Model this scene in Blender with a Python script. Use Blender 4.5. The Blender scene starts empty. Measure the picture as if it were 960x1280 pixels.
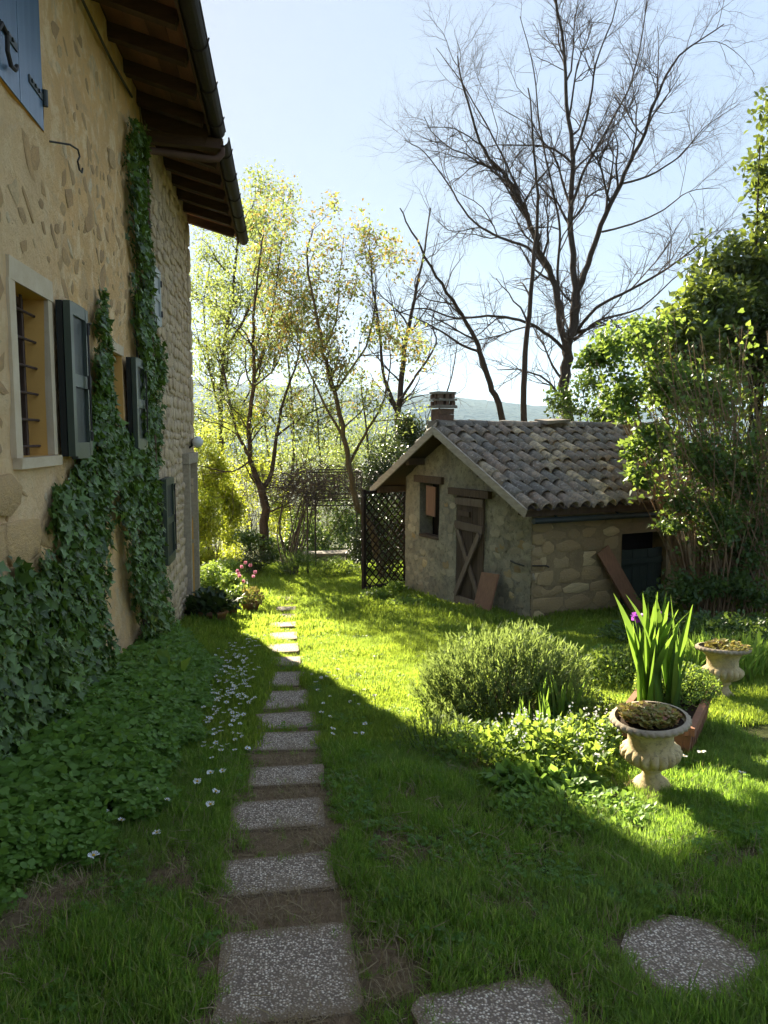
import bpy, bmesh, math, random
import numpy as np
from mathutils import Vector, Matrix, Euler, noise as mnoise

R = math.radians
random.seed(7)
rng = np.random.default_rng(11)
scene = bpy.context.scene
col = scene.collection

# ------------------------------------------------------------------ camera
CAM_Z = 1.6
YAW, PIT, FPX = R(7.27), R(5.65), 960.0
cam_d = bpy.data.cameras.new('camera')
cam_d.sensor_fit = 'HORIZONTAL'; cam_d.sensor_width = 36.0; cam_d.lens = 36.0
cam_d.clip_start = 0.05; cam_d.clip_end = 9000
cam = bpy.data.objects.new('camera', cam_d)
cam.location = (0, 0, CAM_Z); cam.rotation_euler = (R(90) - PIT, 0, -YAW)
col.objects.link(cam); scene.camera = cam

# ------------------------------------------------------------------ world, sun, exposure
SUN_EL, SUN_AZ = R(26.5), R(-17.75)
world = bpy.data.worlds.new('World'); scene.world = world; world.use_nodes = True
wn = world.node_tree; wn.nodes.clear()
wo = wn.nodes.new('ShaderNodeOutputWorld'); wb = wn.nodes.new('ShaderNodeBackground')
sk = wn.nodes.new('ShaderNodeTexSky'); sk.sky_type = 'NISHITA'; sk.sun_disc = False
sk.sun_elevation = SUN_EL; sk.sun_rotation = SUN_AZ
sk.altitude = 200; sk.air_density = 1.0; sk.dust_density = 1.2; sk.ozone_density = 1.0
wb.inputs['Strength'].default_value = 0.096
# thin even haze: the sky's brightness range is compressed, its hue kept
bw = wn.nodes.new('ShaderNodeRGBToBW'); pw_ = wn.nodes.new('ShaderNodeMath'); pw_.operation = 'POWER'; pw_.inputs[1].default_value = -0.9
sm = wn.nodes.new('ShaderNodeVectorMath'); sm.operation = 'SCALE'
wn.links.new(sk.outputs[0], bw.inputs[0]); wn.links.new(bw.outputs[0], pw_.inputs[0]); wn.links.new(sk.outputs[0], sm.inputs[0]); wn.links.new(pw_.outputs[0], sm.inputs['Scale'])
hzm = wn.nodes.new('ShaderNodeMix'); hzm.data_type = 'RGBA'; hzm.inputs[0].default_value = 0.7; hzm.inputs[7].default_value = (.84, 1.01, 1.32, 1)   # even pale blue veil
wn.links.new(sm.outputs[0], hzm.inputs[6]); wn.links.new(hzm.outputs[2], wb.inputs[0]); wn.links.new(wb.outputs[0], wo.inputs[0])
sun_d = bpy.data.lights.new('sun', 'SUN'); sun_d.energy = 4.3; sun_d.angle = R(0.53); sun_d.color = (1.0, 0.89, 0.70)
sun = bpy.data.objects.new('sun', sun_d); col.objects.link(sun)
sdir = Vector((math.sin(SUN_AZ) * math.cos(SUN_EL), math.cos(SUN_AZ) * math.cos(SUN_EL), math.sin(SUN_EL)))
sun.rotation_euler = sdir.to_track_quat('Z', 'Y').to_euler(); sun.location = sdir * 60
vs = scene.view_settings
vs.view_transform = 'Standard'; vs.look = 'None'; vs.gamma = 1.0; vs.use_curve_mapping = False
vs.exposure = 2.74
cy = scene.cycles
cy.use_denoising = True; cy.use_adaptive_sampling = True; cy.adaptive_threshold = 0.02
cy.max_bounces = 6; cy.diffuse_bounces = 4; cy.glossy_bounces = 2; cy.transmission_bounces = 5
cy.transparent_max_bounces = 6; cy.volume_bounces = 0; cy.sample_clamp_indirect = 6.0

# ------------------------------------------------------------------ helpers
_f = np.array([math.sin(YAW) * math.cos(PIT), math.cos(YAW) * math.cos(PIT), -math.sin(PIT)])
_r = np.array([math.cos(YAW), -math.sin(YAW), 0.0]); _u = np.cross(_r, _f)


def at(px, py, Y):
    """point on the photograph's ray at the true depth Y (metres along the house wall)"""
    v = _f + _r * (px - 480) / FPX - _u * (py - 640) / FPX
    p = np.array([0, 0, CAM_Z]) + v * (Y / v[1])
    return Vector(p)


_ty = np.linspace(-60, 500, 5601)
_tz = np.interp(_ty, [-60, -20, 0, 11, 16, 21, 26, 40, 120, 400], [2.2, 1.6, 0, -1.21, -1.6, -1.85, -2.15, -5, -26, -30])
_k = np.ones(21) / 21.0
_tz = np.convolve(np.pad(_tz, 10, mode='edge'), _k, mode='valid')


def gz(x, y):
    z = np.interp(y, _ty, _tz)
    x = np.asarray(x, float); y = np.asarray(y, float)
    b = np.clip((-0.55 - x) / 0.9, 0, 1); b = b * b * (3 - 2 * b)
    near = np.clip((13 - y) / 2, 0, 1)
    z = z + 0.13 * b * near
    z = z + 0.018 * np.sin(x * 2.1 + 0.7 * y) * np.sin(y * 1.3 - x * .6) + 0.012 * np.sin(x * 4.3 - y * 1.1 + 1)
    return z


def gzf(x, y):
    return float(gz(x, y))


ORG = {}


def org(o):
    return ORG.get(o.name, Vector((0, 0, 0))) if o else Vector((0, 0, 0))


def tag(o, label=None, cat=None, group=None, kind=None):
    if label: o['label'] = label
    if cat: o['category'] = cat
    if group: o['group'] = group
    if kind: o['kind'] = kind
    return o


def empty(name, loc, rz=0.0, label=None, cat=None, group=None, kind=None, local=False):
    o = bpy.data.objects.new(name, None); o.empty_display_size = .1
    o.location = loc; o.rotation_euler = (0, 0, rz); col.objects.link(o)
    ORG[o.name] = Vector((0, 0, 0)) if local else Vector(loc)
    return tag(o, label, cat, group, kind)


def link(name, me, parent=None, mats=None):
    o = bpy.data.objects.new(name, me); col.objects.link(o)
    if mats:
        for m in (mats if isinstance(mats, (list, tuple)) else [mats]): me.materials.append(m)
    if parent: o.parent = parent; ORG[o.name] = org(parent)
    return o


def inst(name, me, parent, loc, rot=(0, 0, 0), scl=(1, 1, 1)):
    o = bpy.data.objects.new(name, me); col.objects.link(o)
    o.rotation_mode = 'XYZ'
    o.location = Vector(loc) - org(parent); o.rotation_euler = rot; o.scale = scl
    if parent: o.parent = parent; ORG[o.name] = org(parent)
    return o


def copy_tree(o, parent=None):
    c = o.copy(); col.objects.link(c); c.parent = parent
    for ch in o.children: copy_tree(ch, c)
    return c


class MB:
    def __init__(s): s.v = []; s.f = []; s.m = []

    def add(s, vs_, fs, mi=0):
        n = len(s.v); s.v += [tuple(p) for p in vs_]
        s.f += [tuple(i + n for i in q) for q in fs]; s.m += [mi] * len(fs)
        return s

    def box(s, c, d, rot=None, mi=0, jit=0.0):
        c = Vector(c); h = Vector(d) * .5
        M = rot if isinstance(rot, Matrix) else (Euler(rot).to_matrix() if rot else Matrix.Identity(3))
        P = []
        for x in (-1, 1):
            for y in (-1, 1):
                for z in (-1, 1):
                    q = Vector((x * h.x, y * h.y, z * h.z))
                    if jit: q += Vector((random.uniform(-jit, jit), random.uniform(-jit, jit), random.uniform(-jit, jit)))
                    P.append(c + M @ q)
        return s.add(P, [(0, 1, 3, 2), (4, 6, 7, 5), (0, 4, 5, 1), (2, 3, 7, 6), (0, 2, 6, 4), (1, 5, 7, 3)], mi)

    def bar(s, a, b, w, h, up=(0, 0, 1), mi=0):
        a = Vector(a); b = Vector(b); d = (b - a); L = d.length; d.normalize()
        sd = d.cross(Vector(up)); sd.normalize(); u2 = sd.cross(d)
        M = Matrix((d, sd, u2)).transposed()
        return s.box((a + b) / 2, (L, w, h), M, mi)

    def tube(s, pts, rad, n=8, mi=0, cap=True):
        pts = [Vector(p) for p in pts]; k = len(pts)
        if not isinstance(rad, (list, tuple)): rad = [rad] * k
        P = []; ref = None
        for i in range(k):
            t = (pts[min(i + 1, k - 1)] - pts[max(i - 1, 0)]); t.normalize()
            if ref is None:
                ref = t.orthogonal().normalized()
            else:
                ref = ref - t * ref.dot(t)
                ref = ref.normalized() if ref.length > 1e-6 else t.orthogonal().normalized()
            b = t.cross(ref)
            for j in range(n):
                a = 2 * math.pi * j / n
                P.append(pts[i] + (ref * math.cos(a) + b * math.sin(a)) * rad[i])
        F = []
        for i in range(k - 1):
            for j in range(n):
                F.append((i * n + j, i * n + (j + 1) % n, (i + 1) * n + (j + 1) % n, (i + 1) * n + j))
        if cap:
            F.append(tuple(range(n - 1, -1, -1))); F.append(tuple((k - 1) * n + j for j in range(n)))
        return s.add(P, F, mi)

    def lathe(s, prof, n=32, c=(0, 0, 0), mod=None, mi=0):
        P = []
        for (r, z) in prof:
            for j in range(n):
                a = 2 * math.pi * j / n
                rr = r if mod is None else mod(r, z, a)
                P.append((c[0] + rr * math.cos(a), c[1] + rr * math.sin(a), c[2] + z))
        F = []
        for i in range(len(prof) - 1):
            for j in range(n):
                F.append((i * n + j, i * n + (j + 1) % n, (i + 1) * n + (j + 1) % n, (i + 1) * n + j))
        return s.add(P, F, mi)

    def mesh(s, name, off=(0, 0, 0), smooth=False):
        me = bpy.data.meshes.new(name); o = Vector(off)
        me.from_pydata([tuple(Vector(p) - o) for p in s.v], [], s.f)
        if any(s.m): me.polygons.foreach_set('material_index', s.m)
        if smooth: me.polygons.foreach_set('use_smooth', [True] * len(me.polygons))
        me.update(); return me

    def build(s, name, mats, parent=None, smooth=False):
        return link(name, s.mesh(name, org(parent), smooth), parent, mats)


def fast_mesh(name, V, F, smooth=False):
    """V (n,3), F (m,k) numpy"""
    me = bpy.data.meshes.new(name)
    V = np.asarray(V, np.float32); F = np.asarray(F, np.int32); k = F.shape[1]
    me.vertices.add(len(V)); me.vertices.foreach_set('co', V.ravel())
    me.loops.add(F.size); me.loops.foreach_set('vertex_index', F.ravel())
    me.polygons.add(len(F)); me.polygons.foreach_set('loop_start', np.arange(0, F.size, k, dtype=np.int32))
    try: me.polygons.foreach_set('loop_total', np.full(len(F), k, np.int32))
    except Exception: pass
    if smooth: me.polygons.foreach_set('use_smooth', np.ones(len(F), bool))
    me.update(calc_edges=True); me.validate()
    return me


def norm(a):
    return a / np.maximum(np.linalg.norm(a, axis=-1, keepdims=True), 1e-9)


T_RHOMB = (np.array([(0, 0, 0), (.27, .42, .07), (0, 1, -.04), (-.27, .42, .07)]), np.array([(0, 1, 2), (0, 2, 3)]))
T_OVAL = (np.array([(0, 0, 0), (.24, .25, .06), (.27, .58, .05), (0, 1, -.08), (-.27, .58, .05), (-.24, .25, .06), (0, .5, -.02)]),
          np.array([(0, 1, 6), (1, 2, 6), (2, 3, 6), (3, 4, 6), (4, 5, 6), (5, 0, 6)]))
T_HEART = (np.array([(0, .06, 0), (.30, -.05, .05), (.42, .28, .06), (0, 1, -.1), (-.42, .28, .06), (-.30, -.05, .05), (0, .4, -.03)]),
           np.array([(0, 1, 6), (1, 2, 6), (2, 3, 6), (3, 4, 6), (4, 5, 6), (5, 0, 6)]))
T_IVY = (np.array([(0, .05, 0), (.33, -.12, .05), (.30, .12, .01), (.60, .30, .06), (.30, .48, -.01), (0, 1, -.12), (-.30, .48, -.01), (-.60, .30, .06), (-.30, .12, .01), (-.33, -.12, .05), (0, .35, -.05)]),
         np.array([(0, 1, 10), (1, 2, 10), (2, 3, 10), (3, 4, 10), (4, 5, 10), (5, 6, 10), (6, 7, 10), (7, 8, 10), (8, 9, 10), (9, 0, 10)]))
T_NARROW = (np.array([(-.035, 0, 0), (.035, 0, 0), (.06, .5, .03), (0, 1, 0), (-.06, .5, .03)]), np.array([(0, 1, 2), (0, 2, 4), (4, 2, 3)]))


def leaf_arrays(P, A, Nn, S, tmpl, widen=1.0):
    P = np.asarray(P, float); A = norm(np.asarray(A, float)); Nn = np.asarray(Nn, float)
    Sd = norm(np.cross(A, Nn)); Nn = np.cross(Sd, A)
    tv, tf = tmpl; S = np.asarray(S, float).reshape(-1, 1, 1)
    V = P[:, None, :] + S * (tv[None, :, 0:1] * widen * Sd[:, None, :] + tv[None, :, 1:2] * A[:, None, :] + tv[None, :, 2:3] * Nn[:, None, :])
    n, k = len(P), len(tv)
    F = tf[None] + (np.arange(n) * k)[:, None, None]
    return V.reshape(-1, 3), F.reshape(-1, 3)


def leaf_cloud(name, P, A, Nn, S, tmpl, mat, parent=None, kind=None, widen=1.0):
    V, F = leaf_arrays(P, A, Nn, S, tmpl, widen)
    o = link(name, fast_mesh(name, V - np.array(org(parent)), F), parent, mat)
    if kind: o['kind'] = kind
    return o


def rand_unit(n):
    return norm(rng.normal(size=(n, 3)))


def tubes_mesh(name, lines, sides, mat, parent):
    """lines: list of (pts (k,3), radii (k,)) -> one mesh"""
    Vs, Fs, off = [], [], 0
    bylen = {}
    for p, r in lines: bylen.setdefault(len(p), []).append((p, r))
    for k, L in bylen.items():
        P = np.array([a for a, _ in L], float); Rr = np.array([b for _, b in L], float)
        T = np.empty_like(P); T[:, 1:-1] = P[:, 2:] - P[:, :-2]; T[:, 0] = P[:, 1] - P[:, 0]; T[:, -1] = P[:, -1] - P[:, -2]
        T = norm(T)
        main = norm(P[:, -1] - P[:, 0])
        ref = np.where(np.abs(main[:, 2:3]) < .9, np.array([[0, 0, 1.]]), np.array([[1., 0, 0]]))
        a = norm(np.cross(T, ref[:, None, :])); b = np.cross(T, a)
        ang = np.arange(sides) * 2 * np.pi / sides
        V = P[:, :, None, :] + Rr[:, :, None, None] * (a[:, :, None, :] * np.cos(ang)[None, None, :, None] + b[:, :, None, :] * np.sin(ang)[None, None, :, None])
        m = len(L)
        base = (np.arange(m) * k * sides)[:, None, None] + (np.arange(k - 1) * sides)[None, :, None]
        j = np.arange(sides)[None, None, :]; j2 = (j + 1) % sides
        F = np.stack([base + j, base + j2, base + sides + j2, base + sides + j], -1).reshape(-1, 4)
        Vs.append(V.reshape(-1, 3)); Fs.append(F + off); off += m * k * sides
    V = np.concatenate(Vs) - np.array(org(parent)); F = np.concatenate(Fs)
    return link(name, fast_mesh(name, V, F, True), parent, mat)


# ------------------------------------------------------------------ materials
class G:
    def __init__(s, name):
        s.m = bpy.data.materials.new(name); s.m.use_nodes = True; s.t = s.m.node_tree; s.t.nodes.clear()
        s.out = s.t.nodes.new('ShaderNodeOutputMaterial')

    def n(s, typ, ins=None, **props):
        nd = s.t.nodes.new(typ)
        for k, v in props.items(): setattr(nd, k, v)
        for k, v in (ins or {}).items(): s.set(nd, k, v)
        return nd

    def set(s, nd, k, v):
        sock = nd.inputs[k]
        if isinstance(v, bpy.types.NodeSocket): s.t.links.new(v, sock)
        elif isinstance(v, bpy.types.Node): s.t.links.new(v.outputs[0], sock)
        else:
            if hasattr(sock, 'default_value') and sock.type == 'RGBA' and len(v) == 3: v = (*v, 1)
            sock.default_value = v

    def coord(s, kind='Object', scale=(1, 1, 1)):
        t = s.n('ShaderNodeTexCoord')
        if tuple(scale) == (1, 1, 1): return t.outputs[kind]
        return s.n('ShaderNodeMapping', {'Vector': t.outputs[kind], 'Scale': scale}).outputs[0]

    def noise(s, vec, scale, detail=4, rough=.6, dist=0):
        return s.n('ShaderNodeTexNoise', {'Vector': vec, 'Scale': scale, 'Detail': detail, 'Roughness': rough, 'Distortion': dist}).outputs['Fac']

    def ramp(s, fac, stops, interp='LINEAR'):
        r = s.n('ShaderNodeValToRGB', {'Fac': fac}); e = r.color_ramp; e.interpolation = interp
        while len(e.elements) > 1: e.elements.remove(e.elements[-1])
        for i, (p, c) in enumerate(stops):
            c = (c, c, c, 1) if isinstance(c, (int, float)) else (*c, 1)
            el = e.elements[0] if i == 0 else e.elements.new(p)
            el.position = p; el.color = c
        return r.outputs[0]

    def mix(s, fac, a, b, mode='MIX'):
        m = s.n('ShaderNodeMix', data_type='RGBA', blend_type=mode)
        for k, v in ((0, fac), (6, a), (7, b)):
            sock = m.inputs[k]
            if isinstance(v, bpy.types.NodeSocket): s.t.links.new(v, sock)
            else: sock.default_value = v if not isinstance(v, tuple) else (*v, 1)
        return m.outputs[2]

    def math(s, op, a, b=None, c=None):
        m = s.n('ShaderNodeMath', operation=op)
        for i, v in enumerate((a, b, c)):
            if v is None: continue
            if isinstance(v, bpy.types.NodeSocket): s.t.links.new(v, m.inputs[i])
            else: m.inputs[i].default_value = v
        return m.outputs[0]

    def bump(s, h, strength=.5, dist=.02):
        return s.n('ShaderNodeBump', {'Height': h, 'Strength': strength, 'Distance': dist}).outputs[0]

    def pbsdf(s, colr, rough=.8, nrm=None, spec=.3, metal=0):
        b = s.n('ShaderNodeBsdfPrincipled', {'Base Color': colr, 'Roughness': rough, 'Specular IOR Level': spec, 'Metallic': metal})
        if nrm is not None: s.set(b, 'Normal', nrm)
        return b.outputs[0]

    def done(s, sh):
        s.t.links.new(sh, s.out.inputs[0]); return s.m


def simple_mat(name, c1, c2, scale=8, rough=.8, bump=.4, spec=.25, stretch=(1, 1, 1), bscale=None, objvar=0.0, dist=.01, metal=0):
    g = G(name); v = g.coord('Object', stretch)
    n1 = g.noise(v, scale, 6, .65)
    c = g.mix(g.ramp(n1, [(.3, 0.), (.72, 1.)]), c1, c2)
    if objvar:
        oi = g.n('ShaderNodeObjectInfo')
        c = g.mix(1.0, c, g.ramp(oi.outputs['Random'], [(0, 1 - objvar), (1, 1 + objvar)]), 'MULTIPLY')
    nb = g.noise(v, bscale or scale * 4, 5, .7)
    return g.done(g.pbsdf(c, rough, g.bump(nb, bump, dist), spec, metal))


def leaf_mat(name, c1, c2, tr, tw=.45, rough=.45, spec=.4, island=True, c3=None, patch=None):
    """c1..c2 leaf colour range, tr transmitted colour"""
    g = G(name)
    if island: rnd = g.n('ShaderNodeNewGeometry').outputs['Random Per Island']
    else: rnd = g.n('ShaderNodeObjectInfo').outputs['Random']
    stops = [(0, c1), (1, c2)] if c3 is None else [(0, c1), (.68, c2), (.90, c3)]
    c = g.ramp(rnd, stops)
    if patch:
        pn = g.noise(g.n('ShaderNodeObjectInfo').outputs['Location'], 1.1, 4, .7)
        pf = g.ramp(pn, [(.45, 0.), (.68, .6)])
        c = g.mix(pf, c, patch)
    b = g.pbsdf(c, rough, None, spec)
    rt = g.ramp(rnd, [(0, tuple(x * .75 for x in tr)), (1, tuple(min(1, x * 1.2) for x in tr))])
    if patch: rt = g.mix(pf, rt, tuple(min(1, q * 3.2) for q in patch))
    t = g.n('ShaderNodeBsdfTranslucent', {'Color': rt})
    mx = g.n('ShaderNodeMixShader', {'Fac': tw, 1: b, 2: t.outputs[0]})
    return g.done(mx.outputs[0])


M = {}
# plaster of the house: ochre lime render, greyer towards the near bay, worn in patches
g = G('ochre_plaster'); v = g.coord()
sep = g.n('ShaderNodeSeparateXYZ', {'Vector': v})
nA = g.noise(v, .9, 5, .6, .6); nB = g.noise(v, 4.2, 7, .7, .4); nC = g.noise(v, 15, 7, .75, .3); nD = g.noise(v, 46, 5, .75)
c = g.mix(g.ramp(nA, [(.38, 0.), (.62, 1.)]), (.82, .52, .235), (.70, .445, .21))
c = g.mix(g.ramp(nB, [(.50, 0.), (.60, .85)]), c, (.86, .65, .38))
c = g.mix(g.ramp(g.noise(v, 2.3, 6, .7, .8), [(.53, 0.), (.60, .65)]), c, (.60, .41, .225))
c = g.mix(g.ramp(g.noise(v, 1.5, 7, .75, 1.2), [(.56, 0.), (.62, .6)]), c, (.56, .44, .30))
zone = g.math('ADD', sep.outputs['Y'], g.math('MULTIPLY', nA, 1.6))
grey = g.ramp(g.math('MULTIPLY_ADD', zone, -.5, -.35), [(.25, 0.), (.65, .7)])
c = g.mix(grey, c, (.76, .55, .31))
c = g.mix(g.ramp(nC, [(.56, 0.), (.68, .6)]), c, (.58, .365, .18))
c = g.mix(g.ramp(nC, [(.30, .6), (.42, 0.)]), c, (.84, .66, .42))
c = g.mix(g.ramp(nD, [(.61, 0.), (.71, .5)]), c, (.40, .25, .125))
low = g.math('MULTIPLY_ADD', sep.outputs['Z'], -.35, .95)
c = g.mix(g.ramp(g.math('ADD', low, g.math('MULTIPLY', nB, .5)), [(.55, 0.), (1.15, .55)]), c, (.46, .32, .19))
h = g.math('ADD', g.math('MULTIPLY', nB, .9), g.math('ADD', g.math('MULTIPLY', nC, .6), g.math('MULTIPLY', nD, .25)))
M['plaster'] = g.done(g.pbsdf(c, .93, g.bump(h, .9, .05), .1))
M['render_white'] = simple_mat('pale_render', (.62, .52, .37), (.52, .41, .27), 5, .9, .4, .1)
M['reveal'] = simple_mat('ochre_paint', (.68, .39, .11), (.60, .34, .10), 3, .8, .2, .2)
M['mortar'] = simple_mat('old_mortar', (.52, .42, .28), (.38, .30, .20), 9, .95, .7, .1, dist=.03)


def stone_mat(name, stops, bstr=.6):
    g = G(name); v = g.coord('Object'); oi = g.n('ShaderNodeObjectInfo')
    vv = g.n('ShaderNodeVectorMath', {0: v, 1: oi.outputs['Location']}, operation='ADD').outputs[0]
    c = g.ramp(oi.outputs['Random'], stops)
    n1 = g.noise(vv, 3.0, 6, .7)
    c = g.mix(g.ramp(n1, [(.40, 0.), (.75, .55)]), c, (.30, .225, .14))
    n2 = g.noise(vv, 12.0, 5, .7)
    c = g.mix(g.ramp(n2, [(.54, 0.), (.68, .35)]), c, (.58, .43, .25))
    c = g.mix(g.ramp(g.noise(vv, 34.0, 5, .7), [(.56, 0.), (.68, .6)]), c, (.22, .155, .09))
    return g.done(g.pbsdf(c, .92, g.bump(g.math('ADD', n1, n2), bstr, .03), .12))


M['rubble'] = stone_mat('rubble_stone', [(0, (.64, .49, .31)), (.35, (.54, .425, .29)), (.6, (.70, .54, .34)), (.85, (.47, .365, .25)), (1, (.74, .60, .41))])
M['quoin'] = stone_mat('yellow_sandstone', [(0, (.60, .40, .18)), (.5, (.54, .36, .17)), (1, (.64, .45, .23))])
M['plaster_stone'] = stone_mat('brown_fieldstone', [(0, (.52, .325, .16)), (.4, (.60, .385, .185)), (.7, (.47, .30, .155)), (.86, (.70, .49, .26)), (1, (.84, .68, .44))])
M['shed_stone'] = stone_mat('shed_sandstone', [(0, (.34, .24, .115)), (.3, (.42, .30, .145)), (.6, (.37, .265, .13)), (.8, (.29, .21, .11)), (.93, (.60, .46, .23)), (1, (.64, .50, .27))])
g = G('grey_lichen_render'); v = g.coord()
n1 = g.noise(v, 2.6, 7, .72, .7); n2 = g.noise(v, 11, 7, .75, .3); n3 = g.noise(v, 38, 5, .7)
c = g.mix(g.ramp(n1, [(.40, 0.), (.60, 1.)]), (.42, .365, .245), (.26, .23, .165))
c = g.mix(g.ramp(n2, [(.52, 0.), (.64, .85)]), c, (.17, .145, .095))
c = g.mix(g.ramp(n2, [(.32, .7), (.42, 0.)]), c, (.52, .46, .33))
c = g.mix(g.ramp(n3, [(.58, 0.), (.68, .6)]), c, (.14, .12, .08))
M['shed_plaster'] = g.done(g.pbsdf(c, .95, g.bump(g.math('ADD', n2, g.math('MULTIPLY', n3, .5)), 1.0, .05), .1))
M['gable_stone'] = stone_mat('grey_gable_stone', [(0, (.38, .33, .22)), (.4, (.31, .27, .185)), (.7, (.43, .37, .25)), (1, (.50, .43, .29))])
M['shed_mortar'] = simple_mat('brown_mortar', (.32, .24, .125), (.21, .155, .085), 6, .95, .7, .1, dist=.03)
M['rafter'] = simple_mat('dark_rafter_wood', (.10, .058, .037), (.060, .036, .025), 4, .85, .6, .2, (1, 1, 6))
M['soffit'] = simple_mat('red_brown_board', (.19, .09, .052), (.12, .062, .040), 5, .85, .5, .2, (2, .5, 2), objvar=.35)
M['greywood'] = simple_mat('weathered_grey_wood', (.24, .175, .12), (.14, .10, .07), 5, .9, .8, .15, (6, 6, .6), objvar=.2)
M['darkwood'] = simple_mat('dark_shed_wood', (.135, .090, .055), (.075, .050, .033), 5, .9, .8, .15, (6, 6, .6), objvar=.25)
M['redplank'] = simple_mat('red_brown_plank', (.30, .16, .09), (.20, .105, .062), 5, .85, .6, .2, (6, 6, .6))
M['greendoor'] = simple_mat('faded_dark_green_paint', (.030, .042, .030), (.018, .026, .020), 6, .7, .5, .3, (6, 6, .5))
M['bargeboard'] = simple_mat('pale_weathered_board', (.46, .39, .29), (.30, .25, .185), 6, .9, .7, .15, (4, .8, 4))
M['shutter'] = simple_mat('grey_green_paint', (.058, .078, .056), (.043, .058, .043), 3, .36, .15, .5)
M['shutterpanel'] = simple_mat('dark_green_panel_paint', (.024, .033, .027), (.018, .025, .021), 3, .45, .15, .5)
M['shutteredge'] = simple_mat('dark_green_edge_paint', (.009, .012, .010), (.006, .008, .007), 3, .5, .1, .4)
M['paleshutter'] = simple_mat('pale_grey_paint', (.36, .39, .38), (.30, .32, .31), 3, .45, .15, .4)
M['blue'] = simple_mat('blue_gloss_paint', (.13, .20, .29), (.095, .15, .225), 2.5, .26, .12, .6, (6, 6, .5))
M['iron'] = simple_mat('black_iron', (.020, .018, .017), (.035, .028, .024), 12, .6, .3, .4)
M['rust'] = simple_mat('rusty_iron', (.085, .05, .034), (.05, .032, .025), 16, .8, .5, .3)
M['lattice'] = simple_mat('black_stained_wood', (.030, .022, .016), (.018, .013, .010), 8, .85, .4, .15)
M['pipe'] = simple_mat('brown_painted_pipe', (.12, .068, .045), (.08, .046, .032), 7, .75, .3, .2)
M['gutter'] = simple_mat('dark_brown_gutter', (.030, .022, .019), (.020, .015, .013), 6, .7, .2, .25)
M['greengutter'] = simple_mat('dark_green_gutter', (.030, .040, .034), (.022, .028, .025), 6, .55, .2, .4)
M['glass'] = simple_mat('dark_window_glass', (.012, .013, .014), (.018, .019, .02), 2, .12, .02, .5)
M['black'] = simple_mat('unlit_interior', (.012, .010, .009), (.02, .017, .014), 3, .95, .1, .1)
M['windowwood'] = simple_mat('brown_window_wood', (.085, .05, .03), (.055, .033, .022), 6, .6, .3, .3)
M['doorwood'] = simple_mat('yellow_door_wood', (.36, .25, .10), (.26, .18, .08), 5, .6, .3, .3, (6, 6, .5))
M['lampglass'] = simple_mat('white_lamp_glass', (.72, .72, .70), (.65, .65, .63), 3, .25, .02, .5)
M['terracotta'] = simple_mat('terracotta', (.33, .155, .085), (.20, .105, .065), 16, .85, .35, .2)
M['bark'] = simple_mat('dark_bark', (.048, .036, .028), (.085, .066, .050), 14, .95, 1.0, .1, (3, 3, .6), dist=.03)
M['barkgreen'] = simple_mat('mossy_bark', (.075, .060, .034), (.115, .098, .058), 9, .95, 1.0, .1, (3, 3, .6), dist=.03)
M['twig'] = simple_mat('brown_twig', (.060, .044, .038), (.085, .062, .052), 5, .9, .1, .1)
M['tanstem'] = simple_mat('tan_shrub_stem', (.30, .20, .115), (.20, .13, .075), 6, .85, .3, .15)
M['vine'] = simple_mat('grey_bare_vine', (.10, .085, .072), (.065, .055, .047), 6, .9, .3, .1)
M['stonegrey'] = simple_mat('grey_garden_stone', (.26, .225, .18), (.16, .14, .115), 7, .92, .6, .12)
M['oldbrick'] = simple_mat('old_brown_brick', (.19, .115, .08), (.11, .075, .056), 14, .92, .6, .12)
M['tilebed'] = simple_mat('shaded_channel_tile', (.075, .055, .043), (.04, .031, .026), 9, .9, .6, .1)  # channels darkened: the shadow between cover tiles is painted into their colour
M['soil'] = simple_mat('pot_soil', (.06, .042, .028), (.035, .025, .018), 20, .98, .9, .05)

# roof tiles
g = G('old_clay_tile'); v = g.coord(); oi = g.n('ShaderNodeObjectInfo')
vv = g.n('ShaderNodeVectorMath', {0: v, 1: oi.outputs['Location']}, operation='ADD').outputs[0]
c = g.ramp(oi.outputs['Random'], [(0, (.21, .165, .115)), (.25, (.31, .21, .13)), (.45, (.15, .13, .10)), (.65, (.34, .245, .15)), (.8, (.20, .175, .135)), (.92, (.58, .44, .25))])
n1 = g.noise(vv, 9, 6, .7); n2 = g.noise(vv, 26, 5, .7)
c = g.mix(g.ramp(n1, [(.40, 0.), (.62, .85)]), c, (.10, .088, .068))
c = g.mix(g.ramp(n2, [(.57, 0.), (.68, .8)]), c, (.50, .45, .37))
M['tile'] = g.done(g.pbsdf(c, .62, g.bump(g.math('ADD', n1, n2), .7, .02), .45))
# exposed aggregate concrete
g = G('exposed_aggregate'); v = g.coord()
vo = g.n('ShaderNodeTexVoronoi', {'Vector': v, 'Scale': 100.0, 'Randomness': 1.0})
wn_ = g.n('ShaderNodeSeparateColor', {0: vo.outputs['Color']})
peb = g.ramp(wn_.outputs[0], [(0, (.31, .24, .175)), (.3, (.52, .415, .315)), (.5, (.39, .305, .225)), (.65, (.70, .58, .45)), (.85, (.90, .79, .64))])
edge = g.ramp(vo.outputs['Distance'], [(.30, 0.), (.62, 1.)])
big = g.noise(v, 5, 5, .65)
c = g.mix(edge, peb, (.165, .125, .092))
c = g.mix(g.ramp(big, [(.50, 0.), (.75, .35)]), c, (.26, .20, .135))
gc = g.n('ShaderNodeSeparateXYZ', {'Vector': g.coord('Generated')})
ex_ = g.math('ABSOLUTE', g.math('SUBTRACT', gc.outputs['X'], .5)); ey_ = g.math('ABSOLUTE', g.math('SUBTRACT', gc.outputs['Y'], .5))
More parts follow.
